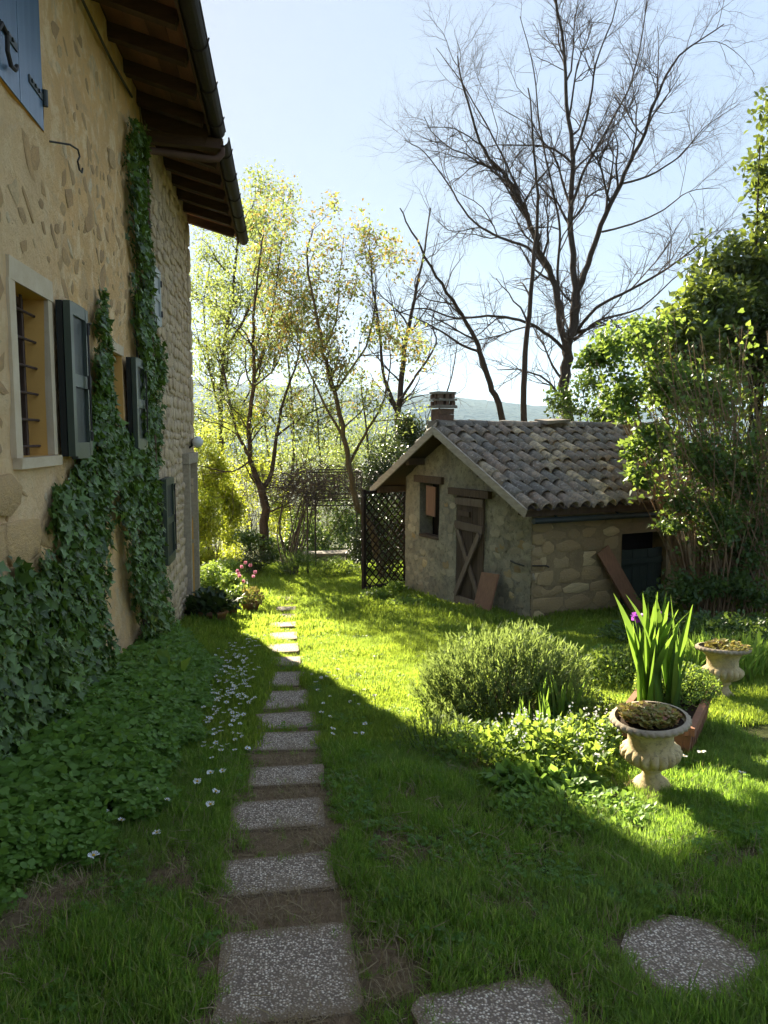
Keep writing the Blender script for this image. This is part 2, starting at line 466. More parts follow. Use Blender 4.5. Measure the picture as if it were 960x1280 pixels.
em = g.math('ADD', g.math('MAXIMUM', ex_, ey_), g.math('MULTIPLY', g.noise(v, 14, 6, .7), .22))
c = g.mix(g.ramp(em, [(.46, 0.), (.60, .92)]), c, (.19, .135, .08))
c = g.mix(g.ramp(g.noise(v, 2.2, 5, .7), [(.5, 0.), (.72, .35)]), c, (.24, .18, .115))
M['aggregate'] = g.done(g.pbsdf(c, .8, g.bump(g.ramp(vo.outputs['Distance'], [(0, 1.), (.6, 0.)]), .8, .008), .25))
# urn
g = G('cream_cast_stone'); v = g.coord(); sep = g.n('ShaderNodeSeparateXYZ', {'Vector': v})
n1 = g.noise(v, 13, 6, .7); n2 = g.noise(v, 45, 5, .7)
c = g.mix(g.ramp(n1, [(.4, 0.), (.68, .8)]), (.56, .45, .25), (.40, .30, .14))
lich = g.math('ADD', g.math('MULTIPLY_ADD', sep.outputs['Z'], 9., -3.35), g.math('MULTIPLY', n1, .9))
c = g.mix(g.ramp(lich, [(.55, 0.), (.9, .9)]), c, (.34, .28, .205))
c = g.mix(g.ramp(n2, [(.52, 0.), (.68, .75)]), c, (.20, .16, .10))
c = g.mix(g.ramp(g.noise(v, 6, 6, .7, .5), [(.52, 0.), (.66, .6)]), c, (.26, .225, .15))
M['urn'] = g.done(g.pbsdf(c, .9, g.bump(g.math('ADD', n1, n2), .35, .012), .15))
# ground
g = G('garden_soil'); v = g.coord()
at_ = g.n('ShaderNodeAttribute', attribute_name='dirt')
n1 = g.noise(v, 1.6, 6, .65); n2 = g.noise(v, 26, 7, .75); n3 = g.noise(g.coord('Object', (1, .35, 1)), 70, 4, .7)
dirt = g.mix(g.ramp(n2, [(.35, 0.), (.68, 1.)]), (.17, .115, .070), (.30, .215, .13))
dirt = g.mix(g.ramp(n3, [(.60, 0.), (.72, .7)]), dirt, (.46, .36, .22))
turf = g.mix(g.ramp(n2, [(.4, 0.), (.7, 1.)]), (.055, .060, .022), (.085, .10, .030))
c = g.mix(at_.outputs['Fac'], turf, dirt)
M['ground'] = g.done(g.pbsdf(c, .97, g.bump(g.math('ADD', n2, n3), .9, .03), .05))
g = G('forest_hill'); v = g.coord()
vo = g.n('ShaderNodeTexVoronoi', {'Vector': v, 'Scale': .085}); n1 = g.noise(v, .006, 4, .6)
c = g.mix(g.ramp(n1, [(.42, 0.), (.6, 1.)]), (.022, .030, .016), (.040, .050, .024))
c = g.mix(g.ramp(vo.outputs['Distance'], [(0, 0.), (.9, .6)]), c, (.01, .014, .009))
M['hill'] = g.done(g.pbsdf(c, .98, g.bump(vo.outputs['Distance'], .8, 4.), .02))

# leaves
M['ivy'] = leaf_mat('ivy_leaf', (.034, .066, .013), (.090, .155, .030), (.18, .30, .03), .22, .36, .36, c3=(.14, .23, .06))
M['ivy_single'] = leaf_mat('ivy_leaf_large', (.036, .068, .013), (.10, .17, .034), (.18, .30, .03), .22, .36, .36, island=False)
M['grass'] = leaf_mat('grass_blade', (.046, .112, .014), (.092, .185, .024), (.40, .64, .06), .45, .6, .2, island=True, c3=(.28, .24, .10), patch=(.115, .155, .035))
M['grassfar'] = leaf_mat('lawn_blade', (.056, .118, .015), (.105, .185, .025), (.46, .60, .06), .50, .6, .2, island=True, c3=(.24, .22, .07), patch=(.115, .165, .03))  # yellower copy of the near grass, sunlit tone put into its colour
M['straw'] = leaf_mat('dry_straw', (.25, .19, .10), (.36, .29, .17), (.3, .22, .1), .2, .8, .1)
M['clover'] = leaf_mat('clover_leaf', (.075, .155, .022), (.14, .245, .042), (.30, .48, .07), .36, .5, .3)
M['lawnherb'] = leaf_mat('lawn_herb_leaf', (.05, .12, .018), (.09, .19, .03), (.34, .56, .05), .42, .5, .35)
M['yellowgreen'] = leaf_mat('yellow_green_leaf', (.10, .14, .018), (.20, .22, .025), (.58, .64, .05), .54, .5, .3)
M['springgreen'] = leaf_mat('spring_leaf', (.07, .105, .028), (.13, .16, .045), (.33, .41, .09), .46, .5, .3, c3=(.30, .20, .04))
M['bronze'] = leaf_mat('bronze_young_leaf', (.17, .11, .02), (.25, .19, .035), (.44, .31, .08), .44, .5, .3)
M['evergreen'] = leaf_mat('evergreen_leaf', (.022, .042, .012), (.065, .105, .026), (.30, .38, .05), .32, .28, .6, c3=(.12, .13, .04))
M['lilac'] = leaf_mat('lilac_leaf', (.045, .095, .018), (.085, .155, .03), (.30, .42, .06), .40, .45, .3)
M['darkleaf'] = leaf_mat('dark_hedge_leaf', (.018, .032, .011), (.042, .068, .02), (.08, .12, .02), .2, .4, .4)
M['shrubleaf'] = leaf_mat('shrub_leaf', (.035, .075, .018), (.07, .12, .03), (.20, .30, .04), .35, .45, .35)
M['lavender'] = leaf_mat('lavender_leaf', (.075, .115, .045), (.14, .19, .075), (.32, .42, .09), .36, .6, .2)
M['lavwood'] = simple_mat('lavender_wood', (.12, .09, .06), (.075, .055, .038), 9, .9, .3, .1)
M['iris'] = leaf_mat('iris_leaf', (.040, .095, .018), (.070, .14, .028), (.28, .46, .05), .38, .42, .35, island=False)
M['herb'] = leaf_mat('herb_leaf', (.06, .125, .026), (.105, .18, .045), (.40, .54, .07), .42, .55, .2)
M['succulent'] = leaf_mat('succulent_leaf', (.20, .24, .06), (.34, .27, .10), (.50, .45, .10), .35, .45, .35, c3=(.40, .16, .09))
M['purple'] = leaf_mat('purple_petal', (.20, .035, .28), (.30, .06, .38), (.45, .10, .55), .4, .5, .3)
M['pink'] = leaf_mat('pink_petal', (.55, .18, .28), (.65, .30, .40), (.7, .3, .4), .4, .5, .3)
M['white'] = leaf_mat('white_petal', (.72, .72, .70), (.80, .80, .78), (.7, .7, .7), .25, .6, .2)
M['yellow'] = simple_mat('yellow_flower_disc', (.65, .42, .03), (.55, .33, .02), 40, .8, .2, .1)
M['stalk'] = leaf_mat('green_stalk', (.06, .10, .025), (.09, .14, .035), (.2, .3, .05), .25, .6, .2)
M['deadleaf'] = leaf_mat('dry_leaf', (.22, .13, .065), (.38, .27, .16), (.3, .2, .1), .2, .8, .15)

# ------------------------------------------------------------------ ground
def fnoise(x, y, s=1.0, o=0.0):
    x = np.asarray(x, float) * s + o; y = np.asarray(y, float) * s + o * 1.7
    return (np.sin(x * 1.7 + np.sin(y * 1.3)) + np.sin(y * 2.1 + np.sin(x * 1.9 + 1)) + np.sin((x + y) * 3.1 + 2) * .6 + np.sin((x - y) * 4.7 + .5) * .4) / 3.0


SLABS = [(-0.02, 2.576, 0.49, 0.56), (-0.064, 3.33, 0.517, 0.345), (-0.068, 4.004, 0.497, 0.375), (-0.022, 4.586, 0.465, 0.338), (-0.022, 5.348, 0.51, 0.46),
         (-0.019, 5.964, 0.485, 0.50), (-0.036, 6.72, 0.44, 0.62), (-0.026, 7.568, 0.44, 0.66), (-0.04, 8.372, 0.34, 0.50), (-0.07, 9.262, 0.389, 0.52),
         (-0.066, 10.146, 0.382, 0.50), (-0.064, 11.131, 0.384, 0.45), (-0.033, 12.146, 0.35, 0.42), (-0.03, 13.058, 0.34, 0.42), (-0.06, 14.337, 0.35, 0.42)]
SIDE = [(1.43, 2.47, .52, .48, .35), (.64, 2.13, .50, .44, .12)]


def blob(x, y, cx, cy_, rx, ry, a=0.0):
    dx, dy = x - cx, y - cy_
    u = dx * math.cos(a) + dy * math.sin(a); w = -dx * math.sin(a) + dy * math.cos(a)
    return np.clip(1.35 - np.sqrt((u / rx) ** 2 + (w / ry) ** 2), 0, 1)


def dirt_amt(x, y):
    x = np.asarray(x, float); y = np.asarray(y, float)
    n = fnoise(x, y, 5.0) * .5 + fnoise(x, y, 13.0, 3) * .35
    w = np.interp(y, [2, 4.2, 5.5, 8, 16], [.30, .29, .24, .20, .17])
    w = w + .09 * fnoise(x, y, 3.1, 9) + .05 * fnoise(x, y, 7.0, 4)
    d = np.clip((w - np.abs(x + .03)) / .16 + .4, 0, 1) * np.interp(y, [2, 4.6, 6.5, 9, 16], [1, 1, .75, .45, .4])
    d = np.maximum(d, blob(x, y, -1.02, 2.95, .20, .62, -.35))
    d = np.maximum(d, blob(x, y, -.52, 3.42, .20, .28) * .85)
    d = np.maximum(d, blob(x, y, .53, 3.5, .17, .32, .3) * .9)
    d = np.maximum(d, blob(x, y, .34, 2.5, .15, .40, .2) * .9)
    d = np.maximum(d, blob(x, y, .85, 2.85, .20, .16) * .6)
    d = np.maximum(d, blob(x, y, 2.0, 3.1, .22, .14) * .7)
    d = np.maximum(d, blob(x, y, 1.35, 4.55, .30, .5, .5) * .6)
    pt_ = np.clip(fnoise(x, y, 1.7, 12) + .6 * fnoise(x, y, 4.6, 5) - .62, 0, 1) * 1.3 * np.clip((5.2 - y) / 1.2, 0, 1) * (x > -.9) * (x < 3)
    d = np.maximum(d, np.clip(pt_, 0, .8))
    for (cx, cy_, sx, sy, a) in SIDE: d = np.maximum(d, blob(x, y, cx, cy_, sx * .62, sy * .62, a))
    return np.clip(d + n * .55 * (d > .02), 0, 1)


def axis(segs, far):
    a = []
    for (s, e, st) in segs: a += list(np.arange(s, e, st))
    e = segs[-1][1]; step = segs[-1][2]
    while e < far: a.append(e); step *= 1.28; e += step
    a.append(far)
    b = []; e = segs[0][0]; step = segs[0][2]
    while e > -far: step *= 1.28; e -= step; b.append(e)
    return np.array(b[::-1] + a)


gx = axis([(-4, -2, .3), (-2, 3.2, .07), (3.2, 9, .25)], 5000); gy = axis([(-2, 1.8, .3), (1.8, 8, .07), (8, 26, .22)], 5000)
XX, YY = np.meshgrid(gx, gy); ZZ = gz(XX, YY)
V = np.stack([XX, YY, ZZ], -1).reshape(-1, 3)
nx, ny = len(gx), len(gy)
ii = (np.arange(ny - 1)[:, None] * nx + np.arange(nx - 1)[None]).ravel()
ground = link('ground', fast_mesh('ground', V, np.stack([ii, ii + 1, ii + nx + 1, ii + nx], -1), True), None, M['ground'])
ground['kind'] = 'structure'
da = ground.data.attributes.new('dirt', 'FLOAT', 'POINT')
da.data.foreach_set('value', dirt_amt(V[:, 0], V[:, 1]).astype(np.float32))

# far wooded hills
def hills(name, x0, x1, y0, y1, nx, ny, hf, base):
    xs = np.linspace(x0, x1, nx); ys = np.linspace(y0, y1, ny); X, Y = np.meshgrid(xs, ys)
    t = (Y - y0) / (y1 - y0); prof = np.sin(np.clip(t, 0, 1) * np.pi) ** .8
    H = base + (hf(X) - base) * prof + 5 * fnoise(X, Y, .012) * prof + rng.uniform(-2.0, 2.6, X.shape) * prof
    i2 = (np.arange(ny - 1)[:, None] * nx + np.arange(nx - 1)[None]).ravel()
    o = link(name, fast_mesh(name, np.stack([X, Y, H], -1).reshape(-1, 3), np.stack([i2, i2 + 1, i2 + nx + 1, i2 + nx], -1), True), None, M['hill'])
    o['kind'] = 'structure'; return o


hills('hills', -1600, 2800, 1100, 2200, 330, 80, lambda X: np.interp(X, [-1600, -500, 120, 280, 480, 760, 1600, 2800], [100, 118, 100, 88, 66, 58, 80, 60]), -34)
hills('far_hills', -3000, 4400, 2700, 4400, 300, 50, lambda X: np.interp(X, [-3000, -400, 500, 1100, 1700, 3000, 4400], [200, 190, 168, 142, 120, 150, 120]), -36)

# ------------------------------------------------------------------ path of slabs
path = empty('path', (-.04, 2.2, gzf(-.04, 2.2)), kind='structure'); path['label'] = 'straight path of pebble finished concrete slabs sunk in the lawn'


def slab_mesh(name, sx, sy, th=.06, corner=.05, seed=0):
    r = random.Random(seed); pts = []
    n = 5
    for (qx, qy, a0) in ((1, 1, 0), (-1, 1, 90), (-1, -1, 180), (1, -1, 270)):
        c_ = corner * r.uniform(.3, 1.5)
        for k in range(n):
            a = R(a0 + 90 * k / (n - 1))
            pts.append((qx * (sx / 2 - c_) + c_ * math.cos(a) + r.uniform(-.006, .006), qy * (sy / 2 - c_) + c_ * math.sin(a) + r.uniform(-.006, .006)))
    k = len(pts); b = MB()
    Vv = [(x * .985, y * .985, 0) for x, y in pts] + [(x, y, -.012) for x, y in pts] + [(x, y, -th) for x, y in pts]
    F = [tuple(range(k))]
    for l in range(2):
        for j in range(k): F.append((l * k + (j + 1) % k, l * k + j, (l + 1) * k + j, (l + 1) * k + (j + 1) % k))
    b.add(Vv, F); me = b.mesh(name); me.materials.append(M['aggregate']); return me


for i, (x, y, sx, sy) in enumerate(SLABS):
    me = slab_mesh('paving_slab', sx, sy, .075, .035, i)
    sl = (gzf(x, y + sy / 2) - gzf(x, y - sy / 2)) / sy
    inst('paving_slab', me, path, (x, y, gzf(x, y) + (.018 if i < 8 else .045)), (math.atan(sl) * .8 + random.uniform(-.01, .01), random.uniform(-.012, .012), random.uniform(-.05, .05) + (.06 if i in (1, 2) else 0)))
for i, (x, y, sx, sy, a) in enumerate(SIDE):
    me = slab_mesh('stepping_slab', sx, sy, .07, (.2, .07)[i], 40 + i)
    sl = (gzf(x, y + .25) - gzf(x, y - .25)) / .5; sx_ = (gzf(x + .25, y) - gzf(x - .25, y)) / .5
    o = inst('stepping_slab', me, None, (x, y, gzf(x, y) + .014), (Euler((math.atan(sl), -math.atan(sx_), 0)).to_matrix() @ Euler((0, 0, a)).to_matrix()).to_euler())
    tag(o, ['rounded pebble finished slab half sunk in grass below the urn', 'pebble finished slab in the grass at the bottom edge beside the path'][i], 'slab')

# ------------------------------------------------------------------ stones
def stone_mesh(seed, ex=4.5, dome=.86, jag=(.88, 1.06), edge=.16):
    """irregular rounded fieldstone: uneven polygon outline, domed face, unit size"""
    r = random.Random(seed); k = r.choice((7, 8, 9)); a0 = r.uniform(0, 6.28); ring = []
    for j in range(k):
        a = a0 + 2 * math.pi * (j + r.uniform(-.25, .25)) / k
        q = 1 / (abs(math.cos(a)) ** ex + abs(math.sin(a)) ** ex) ** (1 / ex)
        ring.append((.5 * q * math.cos(a) * r.uniform(*jag), .5 * q * math.sin(a) * r.uniform(*jag)))
    P = [(-.5, y, z) for y, z in ring] + [(edge + (r.uniform(-.06, .06) if edge < .4 else 0), y, z) for y, z in ring] + [(.42 + (r.uniform(-.09, .09) if edge < .4 else .07), y * dome + r.uniform(-.03, .03), z * dome + r.uniform(-.03, .03)) for y, z in ring] + [(.5, r.uniform(-.1, .1), r.uniform(-.1, .1))]
    F = []
    for l in range(2):
        for j in range(k): F.append((l * k + j, l * k + (j + 1) % k, (l + 1) * k + (j + 1) % k, (l + 1) * k + j))
    for j in range(k): F.append((2 * k + j, 2 * k + (j + 1) % k, 3 * k))
    m = MB(); m.add(P, F); return m.mesh('stone', smooth=True)


def stone_set(mat, n, s0, **kw):
    L = []
    for k in range(n):
        me = stone_mesh(s0 + k, **kw); me.materials.append(M[mat]); L.append(me)
    return L


def wall_grid(u0, u1, v0, v1, openings, to3d, step=.08, amp=.012, top=None, depth=.2, flip=False, seed=0.0):
    """front skin with holes for the openings; returns (front MB, reveal MB)"""
    us = list(np.arange(u0, u1, step)) + [u1]; zs = list(np.arange(v0, v1, step)) + [v1]
    for (a, b, c_, d) in openings: us += [a, b]; zs += [c_, d]
    def clean(l, keep):
        l = sorted(set(round(float(q), 4) for q in l)); out = []
        for q in l:
            if out and q - out[-1] < step * .3:
                if q in keep: 
                    if out[-1] in keep: out.append(q)
                    else: out[-1] = q
                continue
            out.append(q)
        return out
    us = clean(us, {round(q, 4) for o in openings for q in o[:2]} | {round(u0, 4), round(u1, 4)})
    zs = clean(zs, {round(q, 4) for o in openings for q in o[2:]} | {round(v0, 4), round(v1, 4)})
    F = MB(); idx = {}
    for i, u in enumerate(us):
        t = top(u) if top else 1e9
        for j, z in enumerate(zs):
            zz = min(z, t)
            d = amp * (mnoise.noise(Vector((u * 1.3 + seed, zz * 1.3, 1.7))) + .6 * mnoise.noise(Vector((u * 4.1, zz * 4.1, seed + 5))))
            idx[i, j] = len(F.v); F.v.append(tuple(to3d(u, zz, d)))
    for i in range(len(us) - 1):
        for j in range(len(zs) - 1):
            uc, zc = (us[i] + us[i + 1]) / 2, (zs[j] + zs[j + 1]) / 2
            if any(a < uc < b and c_ < zc < d for (a, b, c_, d) in openings): continue
            if top and zs[j] >= min(top(us[i]), top(us[i + 1])) and zs[j] >= max(top(us[i]), top(us[i + 1])): continue
            q = (idx[i, j], idx[i + 1, j], idx[i + 1, j + 1], idx[i, j + 1])
            F.f.append(q[::-1] if flip else q); F.m.append(0)
    Rv = MB()
    for (a, b, c_, d) in openings:
        for (p, q) in (((a, c_), (a, d)), ((a, d), (b, d)), ((b, d), (b, c_)), ((b, c_), (a, c_))):
            Rv.add([to3d(*p, .012), to3d(*q, .012), to3d(*q, -depth), to3d(*p, -depth)], [(0, 1, 2, 3)])
    return F, Rv


# ------------------------------------------------------------------ farmhouse
WX = -1.55
house = empty('farmhouse', (WX, 8, -.95), label='tall old farmhouse with ochre plaster and rubble stone wall beside the path', cat='house')
to_house = lambda u, v_, d: (WX + d, u, v_)
W1 = (4.75, 5.37, 1.475, 2.485); W2 = (7.05, 7.68, 1.55, 2.36); WU = (4.25, 5.47, 3.57, 4.72)
Fm, Rm = wall_grid(2.6, 9.15, -1.6, 5.42, [W1, W2, WU], to_house, .06, .024, depth=.19)
Fn, _ = wall_grid(-5, 2.6, -1.6, 5.42, [], to_house, .4, .016)
pw = Fm.build('plaster_wall', M['plaster'], house, True)
Fn.build('plaster_wall', M['plaster'], house, True)
DO = (12.12, 12.98, -1.75, 1.17)
Fs, Rs = wall_grid(9.15, 13.3, -2.0, 5.36, [DO], to_house, .1, .035, depth=.3, seed=9.)
sw = Fs.build('stone_wall', M['mortar'], house, True)
b = MB(); b.add([(WX, 13.3, -2), (-9.6, 13.3, -2), (-9.6, 13.3, 5.2), (-5.6, 13.3, 6.5), (WX, 13.3, 5.3)], [(0, 1, 2, 3, 4)])
b.add([(WX, -5, -2), (-9.6, -5, -2), (-9.6, -5, 5.2), (-5.6, -5, 6.5), (WX, -5, 5.3)], [(4, 3, 2, 1, 0)])
b.add([(-9.6, -5, -2), (-9.6, 13.3, -2), (-9.6, 13.3, 5.2), (-9.6, -5, 5.2)], [(0, 1, 2, 3)])
b.build('end_wall', M['mortar'], house)
# reveals of the plaster windows
for k in range(3):
    m = MB(); m.v = Rm.v[16 * k:16 * k + 16]; m.f = [(0, 1, 2, 3), (4, 5, 6, 7), (8, 9, 10, 11), (12, 13, 14, 15)]; m.m = [0] * 4
    m.build('window_reveal', M['reveal'], house)
Rs.build('door_reveal', M['reveal'], house)

# rubble stones of the far bay
def pdisp(u, zz, amp=.024, seed=0.0): return amp * (mnoise.noise(Vector((u * 1.3 + seed, zz * 1.3, 1.7))) + .6 * mnoise.noise(Vector((u * 4.1, zz * 4.1, seed + 5))))
stones = stone_set('rubble', 12, 100, ex=5, dome=.95, jag=(.74, 1.08), edge=.44)
cand = []
z = -1.5
while z < 5.05:
    hh = random.uniform(.07, .17); y = 9.2 + random.uniform(0, .15)
    while y < 13.24:
        w = min(random.uniform(.10, .36), 13.28 - y)
        if w > .08:
            yc, zc = y + w / 2, z + hh / 2
            if not (DO[0] - .2 < yc < DO[1] + .2 and zc < DO[3] + .22):
                cand.append((yc, zc + random.uniform(-.03, .03), w, hh * random.uniform(.8, 1.2)))
        y += w + random.uniform(.008, .02)
    z += hh + random.uniform(.006, .016)
cand.sort(key=lambda q: (q[0] - 0) ** 2 + (q[1] - 1.6) ** 2 - 6 * q[3])
vis = [q for q in cand if q[0] > 9.5 or q[1] > 2.5 or q[1] < -.2]; hid = [q for q in cand if q not in vis]
one = vis[:295]; rest = vis[295:] + hid
for (y, z, w, hh) in one:
    inst('stone', random.choice(stones), sw, (WX + pdisp(y, z, .035, 9.) - .026 + random.uniform(-.006, .008), y, z), (random.uniform(-.22, .22), random.uniform(-.05, .05), random.uniform(-.05, .05)), (.08, w * 1.10, hh * 1.14))
if rest:
    bm = bmesh.new()
    for (y, z, w, hh) in rest:
        me = random.choice(stones); n0 = len(bm.verts); bm.from_mesh(me)
        bm.verts.ensure_lookup_table()
        Mx = Matrix.Translation(Vector((WX + pdisp(y, z, .035, 9.) - .024, y, z)) - org(house)) @ Euler((random.uniform(-.06, .06), 0, 0)).to_matrix().to_4x4() @ Matrix.Diagonal((.09, w * 1.03, hh * 1.05, 1))
        for vv in bm.verts[n0:]: vv.co = Mx @ vv.co
    me = bpy.data.meshes.new('small_stones'); bm.to_mesh(me); bm.free()
    o = link('small_stones', me, sw, M['rubble']); o['kind'] = 'stuff'
# corner quoins at the far end
for k in range(16):
    zz = -1.3 + k * .41
    inst('corner_stone', random.choice(stones), sw, (WX - .015, 13.29 - (.17 if k % 2 else .12), zz), (random.uniform(-.02, .02), 0, 0), (.10, .33 if k % 2 else .23, .40))
# stones showing through the plaster
pst = stone_set('plaster_stone', 14, 200, ex=2.6, dome=.94, jag=(.45, 1.15), edge=.47)
r_ = random.Random(5); placed = []
while len(placed) < 190:
    y = r_.uniform(4.3, 8.1); z = r_.uniform(1.0, 4.9)
    if any(a - .22 < y < b_ + .35 and c_ - .2 < z < d_ + .25 for (a, b_, c_, d_) in (W1, W2, WU)): continue
    if z > 3.4 + .35 * (y - 5.4) and r_.random() < .72: continue
    if any((y - p) ** 2 + (z - q) ** 2 < .12 ** 2 for p, q in placed): continue
    placed.append((y, z))
    s = r_.uniform(.05, .17) * (1.6 if r_.random() < .15 else 1)
    inst('stone', r_.choice(pst), pw, (WX + pdisp(y, z) - .0165, y, z), (r_.uniform(-1, 1), r_.uniform(-.03, .03), r_.uniform(-.03, .03)), (.04, s * r_.uniform(.7, 2.0), s * r_.uniform(.45, 1.1)))
# large yellow footing stones under the barred window
qst = stone_set('quoin', 6, 300, ex=9, dome=.93, jag=(.95, 1.03), edge=.36)
rows = [(1.27, .22), (1.0, .26), (.73, .25), (.46, .25)]
for ri, (zc, hh) in enumerate(rows):
    y = 3.75 + .2 * (ri % 2)
    while y < 5.5 - .1 * ri:
        w = r_.uniform(.30, .58)
        if not (zc > 1.2 and y + w > 5.0):
            inst('footing_stone', r_.choice(qst), pw, (WX + r_.uniform(-.03, -.01), y + w / 2, zc + r_.uniform(-.02, .02)), (r_.uniform(-.08, .08), r_.uniform(-.05, .05), 0), (.12, w * 1.02, hh * r_.uniform(.98, 1.1)))
        y += w + r_.uniform(.0, .025)


# windows
def bars_window(op, name, deep, surround=True):
    a, b_, c_, d_ = op
    w = empty(name, (WX, (a + b_) / 2, c_)); w.parent = house; w.location = Vector((WX, (a + b_) / 2, c_)) - org(house)
    ORG[w.name] = Vector((WX, (a + b_) / 2, c_))
    m = MB(); m.box((WX - deep - .012, (a + b_) / 2, (c_ + d_) / 2), (.012, b_ - a - .02, d_ - c_ - .02)); m.build('pane', M['glass'], w)
    m = MB(); t = .05; x = WX - deep + .014
    m.box((x, a + t / 2, (c_ + d_) / 2), (.04, t, d_ - c_)); m.box((x, b_ - t / 2, (c_ + d_) / 2), (.04, t, d_ - c_))
    m.box((x, (a + b_) / 2, (c_ + d_) / 2), (.045, t * 1.2, d_ - c_ - .004)); m.box((x + .002, (a + b_) / 2, d_ - t / 2), (.042, b_ - a - 2 * t, t)); m.box((x + .002, (a + b_) / 2, c_ + t / 2), (.042, b_ - a - 2 * t, t))
    m.build('window_frame', M['windowwood'], w)
    if surround:
        m = MB(); p = .022
        m.box((WX, a - .055, (c_ + d_) / 2), (p * 2, .11, d_ - c_ + .002), jit=.003); m.box((WX, b_ + .045, (c_ + d_) / 2), (p * 2, .09, d_ - c_ + .002), jit=.003)
        m.box((WX + .003, (a + b_) / 2, d_ + .065), (p * 2, b_ - a + .2, .13), jit=.003)
        m.build('surround', M['render_white'], w)
        m = MB(); m.box((WX + .006, (a + b_) / 2, c_ - .035), (.08, b_ - a + .19, .068), jit=.004); m.build('sill', M['render_white'], w)
    return w


w1 = bars_window(W1, 'window', .17)
for k in range(2):
    m = MB(); y = W1[0] + (k + 1) * (W1[1] - W1[0]) / 3; m.box((WX - .085, y, (W1[2] + W1[3]) / 2), (.012, .028, W1[3] - W1[2] - .01)); m.build('bar', M['rust'], w1)
for k in range(6):
    z = W1[2] + .06 + k * (W1[3] - W1[2] - .1) / 5.4
    m = MB(); m.tube([(WX - .07, W1[0] - .02, z), (WX - .07, W1[1] + .02, z)], .009, 6); m.build('bar', M['rust'], w1)
w2 = bars_window(W2, 'window', .17, False)
m = MB(); m.box((WX, (W2[0] + W2[1]) / 2, W2[3] + .045), (.045, W2[1] - W2[0] + .1, .09), jit=.004); m.build('surround', M['render_white'], w2)
# closed blue shutters of the upper window
us = empty('shutter', (0, 0, 0)); us.parent = house; us.location = Vector((WX, 4.86, 3.57)) - org(house); ORG[us.name] = Vector((WX, 4.86, 3.57)); us['label'] = 'closed blue gloss shutter'
edges = [4.27, 4.62, 5.005, 5.455]
for k in range(3):
    m = MB(); m.box((WX - .005 + .001 * k, (edges[k] + edges[k + 1]) / 2, (WU[2] + WU[3]) / 2 - .01), (.04, edges[k + 1] - edges[k] - .006, WU[3] - WU[2] - .03)); m.build('plank', M['blue'], us)
m = MB()
m.box((WX - .06, 4.86, 4.15), (.01, 1.2, 1.13)); m.build('backing', M['black'], us)
for (y0, z0) in ((4.70, 3.86), (5.17, 3.78)):
    m = MB(); m.bar((WX + .02, y0, z0), (WX + .02, y0 + .27, z0 - .004), .010, .045, (0, 0, 1))
    for q in (.04, .11, .18): m.box((WX + .028, y0 + q, z0), (.012, .018, .018))
    if y0 > 5: m.tube([(WX + .03, y0 + .29, z0 - .05), (WX + .03, y0 + .29, z0 + .05)], .018, 8)
    m.build('hinge', M['shutterpanel'], us)
m = MB(); m.tube([(WX + .03, 4.58, 3.74), (WX + .05, 4.64, 3.83), (WX + .055, 4.70, 3.80), (WX + .05, 4.71, 3.72), (WX + .05, 4.76, 3.665), (WX + .05, 4.83, 3.675), (WX + .05, 4.86, 3.71)], .013, 7); m.build('latch', M['iron'], us)


def shutter(y0, y1, z0, z1, x0, x1, name='shutter', pale=False):
    """open shutter folded flat: two leaves stacked against the wall, panelled face outwards"""
    s = empty(name, (0, 0, 0)); s.parent = house; o = Vector(((x0 + x1) / 2, (y0 + y1) / 2, z0)); s.location = o - org(house); ORG[s.name] = o
    xm = (x0 + x1) / 2
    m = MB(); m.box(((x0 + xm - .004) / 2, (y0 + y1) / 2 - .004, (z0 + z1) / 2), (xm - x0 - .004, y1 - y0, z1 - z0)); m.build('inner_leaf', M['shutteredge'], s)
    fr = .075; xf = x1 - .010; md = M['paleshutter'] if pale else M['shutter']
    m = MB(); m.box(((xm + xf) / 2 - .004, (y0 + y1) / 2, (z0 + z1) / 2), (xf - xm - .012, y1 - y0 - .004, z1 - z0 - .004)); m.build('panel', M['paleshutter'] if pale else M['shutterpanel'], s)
    m = MB(); xc = (xm + x1) / 2 + .002; tx = x1 - xm
    m.box((xc, y0 + fr / 2, (z0 + z1) / 2), (tx, fr, z1 - z0)); m.box((xc, y1 - fr / 2, (z0 + z1) / 2), (tx, fr, z1 - z0))
    for zc in (z0 + fr / 2, (z0 + z1) / 2, z1 - fr / 2): m.box((xc - .001, (y0 + y1) / 2, zc), (tx - .002, y1 - y0 - 2 * fr, fr * (1.15 if zc != z0 + fr / 2 else 1.5)))
    m.build('frame', md, s)
    for zc in (z0 + .14, z1 - .14):
        m = MB(); m.tube([(x1 + .008, y1 - .03, zc - .035), (x1 + .008, y1 - .03, zc + .035)], .012, 7); m.bar((x1 + .004, y1 - .03, zc), (x1 - .01, y1 + .07, zc), .012, .03); m.build('hinge', M['iron'], s)
    if not pale:
        m = MB(); m.tube([(x1 + .022, y1 - .10, z0 + .18), (x1 + .022, y1 - .10, z1 - .10), (x1 + .022, y1 - .01, z1 - .09), (x1 - .02, y1 + .05, z1 - .11)], .008, 6)
        m.box((x1 + .02, y1 - .10, (z0 + z1) / 2), (.02, .03, .10)); m.build('bolt', M['iron'], s)
    return s


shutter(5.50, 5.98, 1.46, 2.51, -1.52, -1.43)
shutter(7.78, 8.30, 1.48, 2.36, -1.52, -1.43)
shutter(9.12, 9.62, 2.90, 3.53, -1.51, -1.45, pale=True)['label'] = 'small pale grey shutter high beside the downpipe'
shutter(9.46, 10.12, .04, 1.08, -1.52, -1.43)

